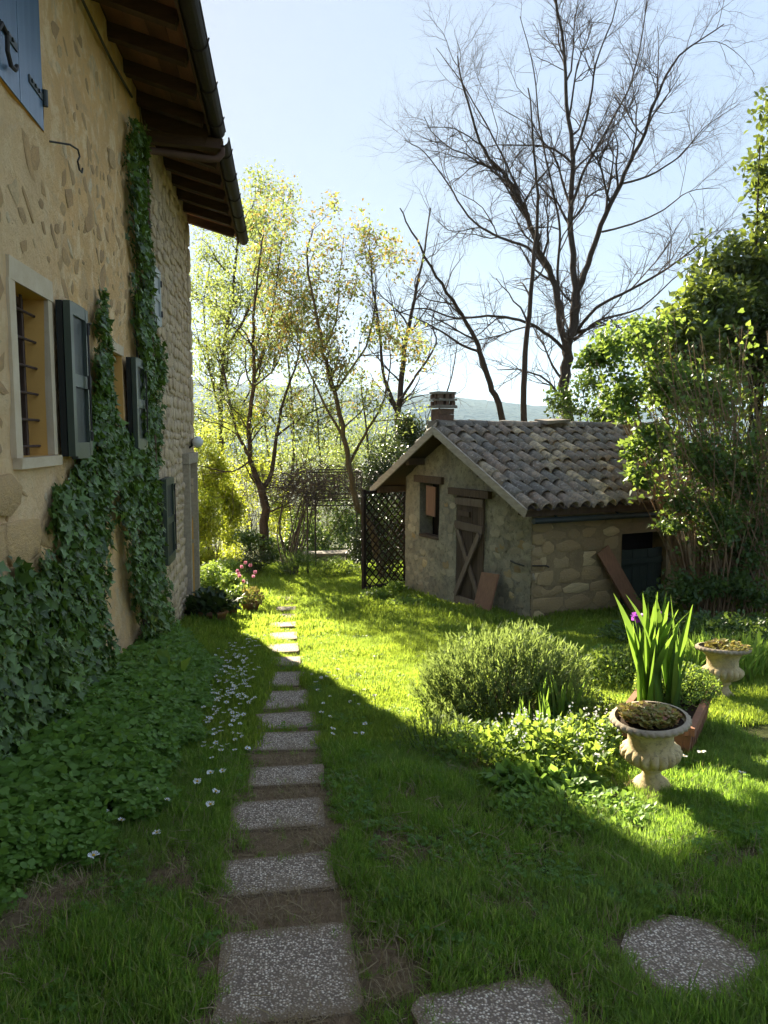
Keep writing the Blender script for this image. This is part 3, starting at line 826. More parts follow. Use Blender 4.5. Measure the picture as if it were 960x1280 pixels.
# iron hook on the plaster, loose cable under the eaves
m = MB(); m.tube([(WX, 5.62, 3.57), (WX + .10, 5.75, 3.60), (WX + .13, 5.84, 3.60), (WX + .135, 5.86, 3.56), (WX + .13, 5.82, 3.515), (WX + .13, 5.86, 3.47), (WX + .13, 5.93, 3.475), (WX + .13, 5.95, 3.51)], .007, 6); m.build('wall_hook', M['iron'], house)
m = MB(); m.tube([(WX + .035, y, 4.60 + .052 * y + .02 * math.sin(y * 2.3)) for y in np.arange(2.5, 8.7, .25)], .012, 6); m.build('cable', M['iron'], house)

# doorway at the far corner
d = empty('doorway', (0, 0, 0)); d.parent = house; o = Vector((WX, 12.55, -1.4)); d.location = o - org(house); ORG[d.name] = o
m = MB(); m.box((WX + .01, DO[0] - .075, -.12), (.16, .15, 2.58), jit=.006); m.build('jamb', M['bargeboard'], d)
m = MB(); m.box((WX + .01, DO[1] + .075, -.12), (.16, .15, 2.58), jit=.006); m.build('jamb', M['bargeboard'], d)
m = MB(); m.box((WX + .012, 12.55, DO[3] + .085), (.17, DO[1] - DO[0] + .34, .168), jit=.006); m.build('lintel', M['bargeboard'], d)
for k in range(5):
    w = (DO[1] - DO[0]) / 5; m = MB(); m.box((WX - .16 + .002 * (k % 2), DO[0] + w * (k + .5), -.13), (.04, w - .008, 2.58)); m.build('plank', M['doorwood'], d)
m = MB(); m.box((WX - .11, 12.9, -.35), (.05, .03, .14)); m.build('handle', M['iron'], d)
lamp = empty('wall_lamp', (0, 0, 0)); lamp.parent = house; o = Vector((WX, 12.75, 1.5)); lamp.location = o - org(house); ORG[lamp.name] = o
m = MB(); m.tube([(WX - .02, 12.72, 1.40), (WX + .05, 12.72, 1.44), (WX + .06, 12.72, 1.54), (WX + .13, 12.72, 1.57)], .018, 8); m.build('bracket', M['iron'], lamp)
m = MB(); m.lathe([(.0, .10), (.05, .085), (.085, .04), (.09, 0), (.075, -.05), (.03, -.085), (0, -.09)], 20, (WX + .14, 12.74, 1.50)); m.build('globe', M['lampglass'], lamp, True)

# roof with rafters, boards, gutter
PITCH = math.tan(R(16))


def roof_section(y0, y1, xe, ze, first):
    rf = empty('roof', (0, 0, 0)); rf.parent = house; o = Vector((xe, (y0 + y1) / 2, ze)); rf.location = o - org(house); ORG[rf.name] = o
    zr = lambda x: ze + (xe - x) * PITCH
    # boards laid across the rafters
    nb = 6; xs = np.linspace(xe - .02, WX - .35, nb + 1)
    for k in range(nb):
        m = MB(); xa, xb = xs[k], xs[k + 1] + .006
        m.add([(xa, y0, zr(xa) + .10), (xb, y0, zr(xb) + .10), (xb, y1, zr(xb) + .10), (xa, y1, zr(xa) + .10), (xa, y0, zr(xa) + .125), (xb, y0, zr(xb) + .125), (xb, y1, zr(xb) + .125), (xa, y1, zr(xa) + .125)],
              [(0, 1, 2, 3), (7, 6, 5, 4), (0, 4, 5, 1), (2, 6, 7, 3), (1, 5, 6, 2), (0, 3, 7, 4)])
        m.build('soffit_board', M['soffit'], rf)
    y = y0 + .12 if not first else y0 + .3
    while y < y1 - .05:
        m = MB(); a = Vector((xe - .05, y, zr(xe - .05) + .035)); c_ = Vector((WX - .35, y + random.uniform(-.02, .02), zr(WX - .35) + .035)); m.bar(a, c_, .10, .125)
        m.build('rafter', M['rafter'], rf); y += random.uniform(.62, .74)
    # fascia
    m = MB(); m.box((xe - .012, (y0 + y1) / 2, ze + .07), (.024, y1 - y0 - .01, .13)); m.build('fascia', M['rafter'], rf)
    # tiled covering: wavy clay sheet over the boards
    ny_ = int((y1 - y0) / .035); xr = -5.6; vs_ = []; fs = []
    prof = [xe + .07, xe - .4, xe - 1.2, xe - 2.5, xr]
    for x in prof:
        for j in range(ny_ + 1):
            yy = y0 + (y1 - y0) * j / ny_; vs_.append((x, yy, zr(x) + .17 + .035 * math.cos(yy * 2 * math.pi / .21)))
    for i in range(len(prof) - 1):
        for j in range(ny_): q = i * (ny_ + 1) + j; fs.append((q, q + 1, q + ny_ + 2, q + ny_ + 1))
    m = MB(); m.add(vs_, fs); zR = zr(xr) + .17
    m.add([(xr, y0, zR), (xr, y1, zR), (-10.4, y1, zR - 4.8 * PITCH), (-10.4, y0, zR - 4.8 * PITCH)], [(0, 1, 2, 3)])
    m.add([(xe - .03, y1, ze + .125), (xr, y1, zr(xr) + .1), (xr, y1, zR), (xe + .05, y1, ze + .19)], [(0, 1, 2, 3)])
    m.build('tiled_covering', M['tile'], rf, True)
    # gutter
    rG = .082; xg, zg = xe + .075, ze + .07; P = []; n = 9
    for yy in (y0 + (.0 if first else .02), y1 + .03):
        for rr in (rG, rG - .008):
            for k in range(n): a = math.pi + math.pi * k / (n - 1); P.append((xg + rr * math.cos(a), yy, zg + rr * math.sin(a)))
    F = []
    for k in range(n - 1): F += [(k, k + 1, 2 * n + k + 1, 2 * n + k), (n + k + 1, n + k, 3 * n + k, 3 * n + k + 1), (2 * n + k, 2 * n + k + 1, 3 * n + k + 1, 3 * n + k), (k + 1, k, n + k, n + k + 1)]
    F += [(0, n, 3 * n, 2 * n), (n - 1, 3 * n - 1, 4 * n - 1, 2 * n - 1)]
    F += [tuple(2 * n + k for k in range(n))]
    m = MB(); m.add(P, F); m.tube([(xg + rG, y0, zg + .004), (xg + rG, y1 + .03, zg + .004)], .011, 6); gt = m.build('gutter', M['gutter'], rf)
    y = y0 + .4
    while y < y1:
        m = MB(); m.tube([(xg + (rG + .006) * math.cos(math.pi + math.pi * k / 8), y, zg + (rG + .006) * math.sin(math.pi + math.pi * k / 8)) for k in range(9)] + [(xg + rG + .016, y, zg + .03)], .008, 5)
        m.build('gutter_bracket', M['gutter'], rf); y += .85
    return rf


rf1 = roof_section(-5, 9.32, -.80, 5.00, True)
m = MB(); m.bar((-.82, 9.285, 5.03), (-2.2, 9.285, 5.03 + 1.38 * PITCH), .03, .30, (0, 0, 1)); m.build('closing_board', M['rafter'], rf1)
rf2 = roof_section(9.325, 13.95, -.76, 4.92, False)
m = MB(); m.bar((-.70, 9.36, 4.92), (-1.62, 9.22, 4.93), .12, .11); m.build('bracket_beam', M['rafter'], rf2)
m = MB(); m.tube([(-.69, 9.40, 4.93), (-.69, 9.40, 4.84), (-.74, 9.38, 4.78), (-.82, 9.36, 4.765), (-1.43, 9.04, 4.72), (-1.485, 9.0, 4.68), (-1.49, 9.0, 4.58)] + [(-1.49 + .004 * math.sin(k), 9.0, 4.58 - k * .54) for k in range(1, 10)] + [(-1.48, 9.02, -.85)], .040, 10); m.build('downpipe', M['pipe'], house, True)
for z in (3.9, 2.4, .9, -.35):
    m = MB(); m.lathe([(.043, -.02), (.052, -.02), (.052, .02), (.043, .02)], 12, (-1.49, 9.0, z)); m.box((-1.53, 9.0, z), (.08, .02, .02)); m.build('pipe_clamp', M['iron'], house)

# ------------------------------------------------------------------ ivy on the house wall
def in_poly(pts, poly):
    x, y = pts[:, 0], pts[:, 1]; ins = np.zeros(len(pts), bool); n = len(poly)
    for i in range(n):
        x1, y1 = poly[i]; x2, y2 = poly[(i + 1) % n]
        cnd = ((y1 > y) != (y2 > y)) & (x < (x2 - x1) * (y - y1) / (y2 - y1 + 1e-12) + x1)
        ins ^= cnd
    return ins


IVY = [([(7.95, 4.25), (8.1, 4.62), (8.55, 4.84), (9.0, 4.86), (9.05, 3.1), (9.3, 2.85), (9.8, 2.5), (9.55, 2.2), (9.5, 1.4), (9.1, 1.2), (9.12, .5), (9.25, -.3), (9.5, -.75), (9.3, -.95), (7.95, -.85), (7.85, -.5), (7.5, .15), (7.25, .64), (6.95, .96), (7.0, 1.3), (7.7, 1.45), (8.1, 1.55), (8.17, 2.45), (8.1, 2.9), (8.0, 3.5)], 9600, .12),
       ([(6.74, 2.85), (6.5, 2.55), (6.45, 1.95), (6.25, 1.8), (7.0, 1.6), (7.02, 1.9), (7.05, 2.3), (6.95, 2.55)], 1600, .07),
       ([(6.26, 1.85), (5.72, 1.46), (5.55, 1.2), (5.35, 1.32), (5.1, 1.13), (5.2, .88), (4.7, .84), (4.36, .9), (3.6, .95), (3.0, .9), (3.0, -.5), (4.2, -.55), (6.35, -.8), (6.3, .17), (6.5, .56), (6.62, .96), (7.0, 1.35), (7.75, 1.45), (8.1, 1.5), (7.0, 1.75)], 12500, .10)]
ivy = empty('ivy', (WX + .05, 6, gzf(-1.5, 6)), label='dark green glossy ivy climbing the farmhouse wall', cat='ivy')
P, S, D = [], [], []
for poly, n, thick in IVY:
    pa = np.array(poly); lo, hi = pa.min(0), pa.max(0)
    q = rng.uniform(lo, hi, (n * 6, 2))
    wob = np.stack([fnoise(q[:, 0], q[:, 1], 6) * .09, fnoise(q[:, 0] * 2, q[:, 1], 4, 4) * .10], -1)
    q = q[in_poly(q + wob, poly)][:n]
    q = q[fnoise(q[:, 0], q[:, 1], 3.3, 2) > -.62]
    t = rng.random(len(q)) ** .6; th = thick * (.55 + .45 * np.clip(fnoise(q[:, 0], q[:, 1], 2.2, 1) + .5, 0, 1.4))
    low = np.clip((.9 - q[:, 1]) / 1.4, 0, 1) * (thick > .095)
    P.append(np.stack([WX + .02 + t * (th + .09 * low), q[:, 0], q[:, 1]], -1)); D.append(t); S.append((.024 + .054 * rng.random(len(q)) ** 1.3) * (1 + .2 * (thick > .095)))
P = np.concatenate(P); S = np.concatenate(S); D = np.concatenate(D); n = len(P)
A = np.stack([.45 + rng.normal(0, .35, n), rng.normal(0, .6, n), -.8 + rng.normal(0, .5, n)], -1)
Nn = np.stack([np.full(n, .9), rng.normal(0, .45, n), .6 + rng.normal(0, .45, n)], -1)
score = P[:, 1] - 3.0 * D + 5 * (P[:, 1] < 4.35); pick = np.argsort(score)[:290]
mask = np.ones(n, bool); mask[pick] = False
leaf_cloud('foliage', P[mask], A[mask], Nn[mask], S[mask], T_IVY, M['ivy'], ivy, 'stuff')
lm = MB(); lm.add(T_IVY[0].tolist(), T_IVY[1].tolist()); ivl = lm.mesh('leaf'); ivl.materials.append(M['ivy_single'])
for k in pick:
    a = Vector(A[k]).normalized(); s_ = a.cross(Vector(Nn[k])).normalized(); nn = s_.cross(a)
    inst('leaf', ivl, ivy, P[k], Matrix((s_, a, nn)).transposed().to_euler(), [S[k]] * 3)
L = []
for k in range(40):
    if k < 18: y0 = random.uniform(8.2, 8.85); tgt = (random.uniform(8.3, 8.8), random.uniform(2.0, 4.6))
    else: y0 = random.uniform(4.4, 6.3); tgt = (y0 + random.uniform(-.3, .2), random.uniform(.0, .7))
    z0 = -.75; pts = []
    for t in np.linspace(0, 1, 9): pts.append((WX + .035 + .012 * math.sin(9 * t + k), y0 + (tgt[0] - y0) * t + .05 * math.sin(7 * t + k), z0 + (tgt[1] - z0) * t))
    L.append((pts, np.linspace(.014, .004, 9)))
tubes_mesh('stems', L, 5, M['vine'], ivy)

# ------------------------------------------------------------------ stone shed
TH = R(20); SA = Vector((3.72, 11.28, -1.24))
shed = empty('garden_shed', SA, TH, 'low stone outhouse with mossy clay tile roof and small chimney', 'shed', local=True)
SL, SW_, RY = 4.9, 4.0, 2.28          # length along the long wall, gable width, ridge position
Z0 = SA.z
ZE, ZRG = .50 - Z0, 1.70 - Z0         # eave and ridge heights above the base (roof underside at the eave edge)
EY0, EY1 = -.30, 4.72
sr = (ZRG - ZE) / (RY - EY0); slf = (ZRG - ZE) / (EY1 - RY)
under = lambda y: (ZE + (y - EY0) * sr if y < RY else ZE + (EY1 - y) * slf) - .06
sd = (1.24, 2.12, -.3, .56 - Z0); swn = (2.70, 3.42, -.32 - Z0, .72 - Z0)
Fg, Rg = wall_grid(0, SW_, -.5, 3.0, [sd, swn], lambda u, v_, dd: (-dd, u, v_), .09, .035, top=under, depth=.28, flip=True, seed=3)
gw = Fg.build('gable_wall', M['shed_plaster'], shed, True); Rg.build('opening_reveal', M['shed_plaster'], shed)
so = (1.84, 2.86, -.3, 0.0 - Z0)
Fl, Rl = wall_grid(0, SL, -.5, 1.8, [so], lambda u, v_, dd: (u, -dd, v_), .1, .03, top=lambda u: under(0) , depth=.3, seed=6)
lw = Fl.build('long_wall', M['shed_mortar'], shed, True); Rl.build('opening_reveal', M['shed_mortar'], shed)
m = MB(); m.add([(SL, 0, -.5), (SL, SW_, -.5), (SL, SW_, under(SW_)), (SL, RY, under(RY)), (SL, 0, under(0))], [(0, 1, 2, 3, 4)]); m.add([(0, SW_, -.5), (SL, SW_, -.5), (SL, SW_, under(SW_)), (0, SW_, under(SW_))], [(0, 1, 2, 3)]); m.build('rear_wall', M['shed_mortar'], shed)
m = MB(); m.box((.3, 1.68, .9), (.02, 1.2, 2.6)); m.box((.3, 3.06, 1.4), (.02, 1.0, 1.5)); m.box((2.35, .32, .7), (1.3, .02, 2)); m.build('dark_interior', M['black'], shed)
# stones of the long wall
sst = stone_set('shed_stone', 8, 400, ex=8, dome=.97, jag=(.88, 1.04), edge=.46); r_ = random.Random(21); z = -.1
while z < 1.55:
    hh = r_.uniform(.15, .25); x = r_.uniform(.02, .2)
    while x < 3.6:
        w = r_.uniform(.22, .58)
        if not (so[0] - .04 < x + w and x < so[1] + .04 and z < so[3] + .05) and z + hh < 1.62:
            inst('stone', r_.choice(sst), lw, (x + w / 2, -pdisp(x + w / 2, z + hh / 2, .03, 6) + .034 + r_.uniform(-.005, .006), z + hh / 2), (r_.uniform(-.03, .03), r_.uniform(-.05, .05), -math.pi / 2), (.08, w * 1.0, hh * 1.02))
        x += w + r_.uniform(.01, .04)
    z += hh + r_.uniform(.004, .018)
gst = stone_set('shed_stone', 4, 450, ex=7, dome=.9, jag=(.9, 1.05))
ggs = stone_set('gable_stone', 8, 470, ex=4, dome=.95, jag=(.7, 1.08), edge=.47)
for k in range(16):
    z = -.05 + k * .2
    if z < 1.55: inst('corner_stone', r_.choice(gst), lw, (.22 if k % 2 else .15, .024, z + .1), (0, 0, -math.pi / 2), (.08, .40 if k % 2 else .26, .19))
for (y, z, s) in ((.62, .62, .22), (.35, .75, .16), (.9, .98, .13), (.5, .3, .18), (.75, 1.05, .12), (2.45, .5, .2), (3.2, .4, .22), (.25, 1.15, .2), (3.7, .9, .16), (2.5, 1.6, .12)):
    inst('stone', r_.choice(gst), gw, (-pdisp(y, z, .035, 3) + .024, y, z), (r_.uniform(-.2, .2), 0, math.pi), (.06, s * 1.25, s * .8))
pl_ = []
while len(pl_) < 60:
    y, z = r_.uniform(.08, 3.9), r_.uniform(-.1, 1.75)
    if z > under(y) - .12 or sd[0] - .16 < y < sd[1] + .16 or (swn[0] - .16 < y < swn[1] + .16 and z > swn[2] - .2): continue
    if any((y - a) ** 2 + 2 * (z - b_) ** 2 < .2 ** 2 for a, b_ in pl_): continue
    pl_.append((y, z)); s = r_.uniform(.12, .24)
    inst('stone', r_.choice(ggs), gw, (-pdisp(y, z, .035, 3) + .017, y, z), (r_.uniform(-.2, .2), 0, math.pi), (.04, s * 1.4, s * .75))
# plank door with ledges and diagonal braces
dr = empty('door', (-.03, (sd[0] + sd[1]) / 2, -.1), local=True); dr.parent = shed; dr.location = (-.02, sd[0], -.2); dr.rotation_euler = (0, 0, R(-2))
dw = sd[1] - sd[0]; dh = sd[3] + .2
for k in range(5):
    m = MB(); w = dw / 5; m.box((-.0 + .003 * (k % 2), w * (k + .5), dh / 2 + r_.uniform(-.015, .015)), (.03, w - .010, dh - .02), jit=.003); m.build('plank', M['darkwood'], dr)
for zz in (dh - .09, dh - .52, .16):
    m = MB(); m.box((-.034, dw / 2, zz), (.035, dw + .02, .13), (R(r_.uniform(-1.5, 1.5)), 0, 0), jit=.004); m.build('ledge', M['greywood'], dr)
m = MB(); m.box((-.034, dw * .68, dh - .30), (.03, dw * .42, .09)); m.build('ledge', M['darkwood'], dr)
m = MB(); m.bar((-.036, .05, .24), (-.036, dw - .06, dh - .60), .10, .028, (1, 0, 0)); m.build('brace', M['greywood'], dr)
m = MB(); m.bar((-.066, dw - .05, .24), (-.066, .06, dh - .60), .10, .028, (1, 0, 0)); m.build('brace', M['greywood'], dr)
# window opening with hanging board and shelf
m = MB(); m.box((.02, 3.06, swn[3] - .34), (.02, .34, .56), (R(3), 0, 0), jit=.008); m.build('hanging_board', M['redplank'], shed)
m = MB(); m.box((.05, 3.06, swn[2] + .035), (.16, .70, .05)); m.build('window_sill', M['darkwood'], shed)
m = MB(); m.box((-.02, 3.06, swn[3] + .07), (.10, 1.0, .13)); m.build('window_lintel', M['darkwood'], shed)
m = MB(); m.box((-.02, 1.68, sd[3] + .07), (.12, 1.24, .12)); m.build('door_lintel', M['darkwood'], shed)
m = MB(); m.tube([(-.015, .5, .86), (-.05, .35, .85), (-.05, .12, .84)], .014, 6); m.tube([(0.0, -.03, .86), (.25, -.06, .845), (.30, -.05, .82)], .012, 6); m.build('iron_tie', M['iron'], shed)
# dark green boarded door in the long wall
gd = empty('green_door', (0, 0, 0), local=True); gd.parent = shed; gd.location = (so[0], -.01, -.2)
for k in range(6):
    w = 1.02 / 6; m = MB(); m.box((w * (k + .5), .10 + .004 * (k % 2), .575), (w - .007, .03, 1.15 + r_.uniform(-.02, .01))); m.build('plank', M['greendoor'], gd)
for zz in (.2, .95):
    m = MB(); m.box((.51, .07, zz), (.98, .03, .09)); m.build('ledge', M['greendoor'], gd)

# roof
sroof = empty('roof', (0, 0, 0), local=True); sroof.parent = shed; sroof.location = (0, 0, 0)
X0, X1 = -.38, SL + .25
def tz(y): return ZE + (y - EY0) * sr if y < RY else ZE + (EY1 - y) * slf
m = MB()
for (ya, yb) in ((EY0, RY), (RY, EY1)):
    m.add([(X0, ya, tz(ya)), (X1, ya, tz(ya)), (X1, yb, tz(yb)), (X0, yb, tz(yb)), (X0, ya, tz(ya) + .03), (X1, ya, tz(ya) + .03), (X1, yb, tz(yb) + .03), (X0, yb, tz(yb) + .03)], [(0, 3, 2, 1), (4, 5, 6, 7), (0, 1, 5, 4), (2, 3, 7, 6), (1, 2, 6, 5), (0, 4, 7, 3)])
m.build('roof_deck', M['darkwood'], sroof)
for k, y in enumerate((EY0 + .14, .95, RY, 3.3, EY1 - .2)):
    m = MB(); m.bar((X0 + .03, y, tz(y) - .075), (X0 + 1.2, y, tz(y) - .075), .10, .13); m.build('purlin', M['darkwood'], sroof)
for (ya, yb) in ((EY0 - .05, RY), (EY1 + .03, RY)):
    m = MB(); m.bar((X0 - .018, ya, tz(ya) + .0), (X0 - .018, yb, tz(yb) + .0), .032, .13); m.build('bargeboard', M['bargeboard'], sroof)
# under-tiles (channels) as one corrugated bed
SP = .25
def tile_bed(ya, yb, n):
    vs_, fs = [], []; cols_ = int((X1 - X0) / .0375)
    for i in range(n + 1):
        y = ya + (yb - ya) * i / n
        for j in range(cols_ + 1):
            x = X0 + .02 + j * .0375; vs_.append((x, y, tz(y) + .038 - .02 * math.cos(2 * math.pi * (x - X0 - .10) / SP - math.pi)))
    for i in range(n):
        for j in range(cols_): q = i * (cols_ + 1) + j; fs.append((q, q + 1, q + cols_ + 2, q + cols_ + 1))
    m = MB(); m.add(vs_, fs); return m.build('channel_tiles', M['tilebed'], sroof, True)
tile_bed(EY0 - .04, RY, 8); tile_bed(RY, EY1 + .03, 8)
def tile_mesh(seed):
    r = random.Random(seed); P = []; n = 7; Lt = .46; r0, r1 = .102 * r.uniform(.9, 1.07), .086 * r.uniform(.92, 1.06)
    for t in (0, .5, 1):
        rr = r0 + (r1 - r0) * t
        for q in (0, -.014):
            for k in range(n):
                a = math.pi * k / (n - 1)
                P.append(((rr + q) * math.cos(a) + r.uniform(-.003, .003), Lt * t, (rr + q) * math.sin(a) * 1.12 + r.uniform(-.003, .003)))
    F = []; st = 2 * n
    for i in range(2):
        for k in range(n - 1):
            F.append((i * st + k + 1, i * st + k, (i + 1) * st + k, (i + 1) * st + k + 1))
            F.append((i * st + n + k, i * st + n + k + 1, (i + 1) * st + n + k + 1, (i + 1) * st + n + k))
    for k in range(n - 1): F.append((k, k + 1, n + k + 1, n + k))
    m = MB(); m.add(P, F); me = m.mesh('tile', smooth=True); me.materials.append(M['tile']); return me
tms = [tile_mesh(k) for k in range(6)]
def lay(ya, yb, side, xmax, rows, keep=None):
    ang = math.atan(sr if side > 0 else slf); ex = math.hypot(yb - ya, tz(yb) - tz(ya)) / rows; out = []
    ncol = int((xmax - X0) / SP)
    for c_ in range(ncol):
        x = X0 + .10 + c_ * SP
        for i in range(rows):
            t = (i * ex - .05 + random.uniform(-.035, .03)) * math.cos(ang)
            y = ya + t * (1 if yb > ya else -1); z = tz(max(min(y, EY1 + .1), EY0 - .1)) + .052 + random.uniform(-.008, .012)
            out.append((x + random.uniform(-.018, .018), y, z, ang - .05 + random.uniform(-.025, .02), random.uniform(-.08, .08)))
    return out, ang
front, ang = lay(EY0 - .02, RY, 1, X1, 8)
for (x, y, z, a, yw) in front:
    inst('tile', random.choice(tms), sroof, (x, y, z), (a, 0, yw))
back, ang2 = lay(EY1 + .02, RY, -1, X1, 8)
for k, (x, y, z, a, yw) in enumerate(back[:32]):
    inst('tile', random.choice(tms), sroof, (x, y, z), (a, 0, math.pi + yw))
bm = bmesh.new()
for (x, y, z, a, yw) in back[32:]:
    n0 = len(bm.verts); bm.from_mesh(random.choice(tms)); bm.verts.ensure_lookup_table()
    Mx = Matrix.Translation((x, y, z)) @ Euler((a, 0, math.pi + yw)).to_matrix().to_4x4()
    for vv in bm.verts[n0:]: vv.co = Mx @ vv.co
me = bpy.data.meshes.new('rear_tiles'); bm.to_mesh(me); bm.free(); o = link('rear_tiles', me, sroof, M['tile']); o['kind'] = 'stuff'
x = X0 + .05
while x < X1 - .2:
    inst('ridge_tile', random.choice(tms), sroof, (x, RY + random.uniform(-.01, .01), tz(RY) + .075), (random.uniform(-.03, .03), 0, -math.pi / 2 + random.uniform(-.05, .05)), (1.25, .92, 1.0)); x += .34
m = MB(); m.box((2.2, RY - .03, tz(RY) + .185), (.62, .34, .07), (R(4), R(-3), .1), jit=.02); m.build('loose_ridge_slab', M['stonegrey'], sroof)
# green gutter under the eave
m = MB(); P = [(X0 + .25, -.20, .33 - Z0), (SL, -.20, .31 - Z0)]; m.tube(P, .045, 10); 
for x in (.35, 1.6, 2.8): m.bar((x, -.20, .34 - Z0), (x, -.05, .42 - Z0), .025, .02)
m.build('gutter', M['greengutter'], shed)
m = MB(); m.bar((X0 + .1, EY0 + .12, ZE - .05), (X1, EY0 + .12, ZE - .05), .08, .09); m.build('eave_beam', M['darkwood'], shed)
# chimney
ch = empty('chimney', (0, 0, 0), local=True); ch.parent = shed; ch.location = (-.14, RY + .12, tz(RY) + .02); ch.scale = (.82, .82, .95)
m = MB(); m.box((0, 0, .06), (.48, .48, .20), jit=.01); m.build('base', M['stonegrey'], ch)
for (z, w, hgt) in ((.215, .36, .11), (.325, .36, .10)):
    m = MB(); m.box((0, 0, z), (w, w, hgt), jit=.006); m.build('brick_course', M['oldbrick'], ch)
zz = .395
for k in range(3):
    m = MB(); m.box((0, 0, zz + .022), (.46 - .015 * k, .46 - .015 * k, .045), (0, 0, r_.uniform(-.05, .05)), jit=.01); m.build('cap_slab', M['stonegrey'], ch)
    if k < 2:
        for (sx, sy) in ((-1, -1), (1, -1), (-1, 1), (1, 1), (0, -1), (-1, 0)):
            m = MB(); m.box((sx * .15, sy * .15, zz + .045 + .04), (.09, .09, .082), jit=.006); m.build('brick', M['oldbrick'], ch)
    zz += .045 + .082

# boards leaning on the shed
def lean_board(name, foot, top, w, t, mat, label, up):
    o = empty(name, foot, label=label, cat='board'); m = MB(); m.bar(foot, top, w, t, up); m.build('plank', mat, o); return o
ct, st = math.cos(TH), math.sin(TH)
def sl(x, y, z): return Vector((SA.x + x * ct - y * st, SA.y + x * st + y * ct, SA.z + z))
b1 = MB(); b1.bar(sl(1.92, -.34, .0), sl(1.38, -.06, 1.02), .28, .035, Vector((st, -ct, 0.3)))
o = b1.build('leaning_plank', M['redplank']); tag(o, 'red brown plank leaning on the shed wall beside the green door', 'plank')
b1 = MB(); b1.bar(sl(-.32, .88, -.05), sl(-.10, .93, .60), .46, .03, Vector((-ct, -st, .3)))
o = b1.build('leaning_board', M['redplank']); tag(o, 'short wide board leaning beside the cross braced shed door', 'board')

# ------------------------------------------------------------------ trees
LIMB = .72


def limb(px, Y, r0, r1, dy=0.0, n=None):
    """smooth limb through photograph points at depth Y; dy drifts the tip in depth"""
    k = len(px); raw = [np.array(at(p[0], p[1], Y + dy * i / max(k - 1, 1))) for i, p in enumerate(px)]
    return smooth_line(raw, r0 * LIMB, r1 * LIMB, n or (k - 1) * 4 + 1)


def smooth_line(raw, r0, r1, n):
    raw = np.array(raw, float); k = len(raw); t = np.linspace(0, k - 1, n); out = []
    for q in t:
        i = min(int(q), k - 2); f_ = q - i
        p0 = raw[max(i - 1, 0)]; p1 = raw[i]; p2 = raw[i + 1]; p3 = raw[min(i + 2, k - 1)]
        out.append(.5 * ((2 * p1) + (-p0 + p2) * f_ + (2 * p0 - 5 * p1 + 4 * p2 - p3) * f_ ** 2 + (-p0 + 3 * p1 - 3 * p2 + p3) * f_ ** 3))
    out = np.array(out); out[1:-1] += rng.normal(0, max(r0, .02) * .18, (n - 2, 3))
    return out, np.linspace(r0, r1, n)


def spawn(lines, dens, ang, lens, rmul, k, wander, up, tmin=.2, rmax=9, rtip=.3):
    out = []
    for P, Rr in lines:
        seg = np.linalg.norm(np.diff(P, axis=0), axis=1); L = seg.sum(); m = int(L * dens * (1 - tmin) + random.random())
        for _ in range(m):
            t = tmin + (1 - tmin) * random.random(); q = t * (len(P) - 1); i = min(int(q), len(P) - 2); f_ = q - i
            p = P[i] * (1 - f_) + P[i + 1] * f_; r = Rr[i] * (1 - f_) + Rr[i + 1] * f_
            tg = P[i + 1] - P[i]; tg = tg / (np.linalg.norm(tg) + 1e-9)
            v = rng.normal(size=3); v -= tg * v.dot(tg); v /= np.linalg.norm(v) + 1e-9
            a = R(random.uniform(*ang)); d_ = tg * math.cos(a) + v * math.sin(a); d_[2] += up; d_ /= np.linalg.norm(d_)
            ln = random.uniform(*lens) * (1.15 - .6 * t); st_ = ln / (k - 1); pts = [p]
            for _j in range(k - 1):
                d_ = d_ + rng.normal(0, wander, 3); d_[2] += up * .25; d_ /= np.linalg.norm(d_); pts.append(pts[-1] + d_ * st_)
            r0 = min(r * rmul, rmax)
            out.append((np.array(pts), np.linspace(r0, r0 * rtip, k)))
    return out


def leaves_on(lines, per, size, jitter=.05, droop=.3, tmin=.0):
    P, A = [], []
    for Q, _ in lines:
        for _k in range(per if isinstance(per, int) else int(per + random.random())):
            t = tmin + (1 - tmin) * random.random(); q = t * (len(Q) - 1); i = min(int(q), len(Q) - 2); f_ = q - i
            P.append(Q[i] * (1 - f_) + Q[i + 1] * f_); A.append(Q[i + 1] - Q[i])
    P = np.array(P); A = norm(np.array(A)); n = len(P)
    P = P + rng.normal(0, jitter, (n, 3)); A = A * .5 + rng.normal(0, .6, (n, 3)); A[:, 2] -= droop
    Nn = rng.normal(0, .5, (n, 3)) + np.array([0, 0, .9]); S = rng.uniform(size[0], size[1], n)
    return P, A, Nn, S


def tree(name, label, limbs, lv, bark='bark', leafset=None, group=None, tilt_base=None, twigmat='twig', kind_cat='tree'):
    base = limbs[0][0][0]
    root = empty(name, (base[0], base[1], gzf(base[0], base[1])), label=label, cat=kind_cat, group=group)
    tubes_mesh('trunk', limbs, 9, M[bark], root)
    cur = limbs; allb = []
    for li, prm in enumerate(lv):
        cur = spawn(cur, *prm); allb.append(cur)
    if len(allb) > 1:
        tubes_mesh('branches', [l for b_ in allb[:-1] for l in b_], 5, M[bark], root)['kind'] = 'stuff'
    tubes_mesh('twigs', allb[-1], 3, M[twigmat], root)['kind'] = 'stuff'
    if leafset:
        for (mat, per, size, jit, droop, tmpl, flt) in leafset:
            src = allb[-1] if flt is None else [l for l in allb[-1] if flt(l[0][-1])]
            if src:
                P, A, Nn, S = leaves_on(src, per, size, jit, droop); leaf_cloud('crown', P, A, Nn, S, tmpl, M[mat], root, 'stuff')
    return root


TWIG = [(1.9, (28, 60), (1.6, 3.4), .6, 8, .17, .15, .22, .042), (4.2, (28, 62), (.8, 1.8), .65, 7, .24, .11, .12, .016), (9.5, (25, 65), (.35, 1.05), .7, 5, .28, .07, .1, .0075)]
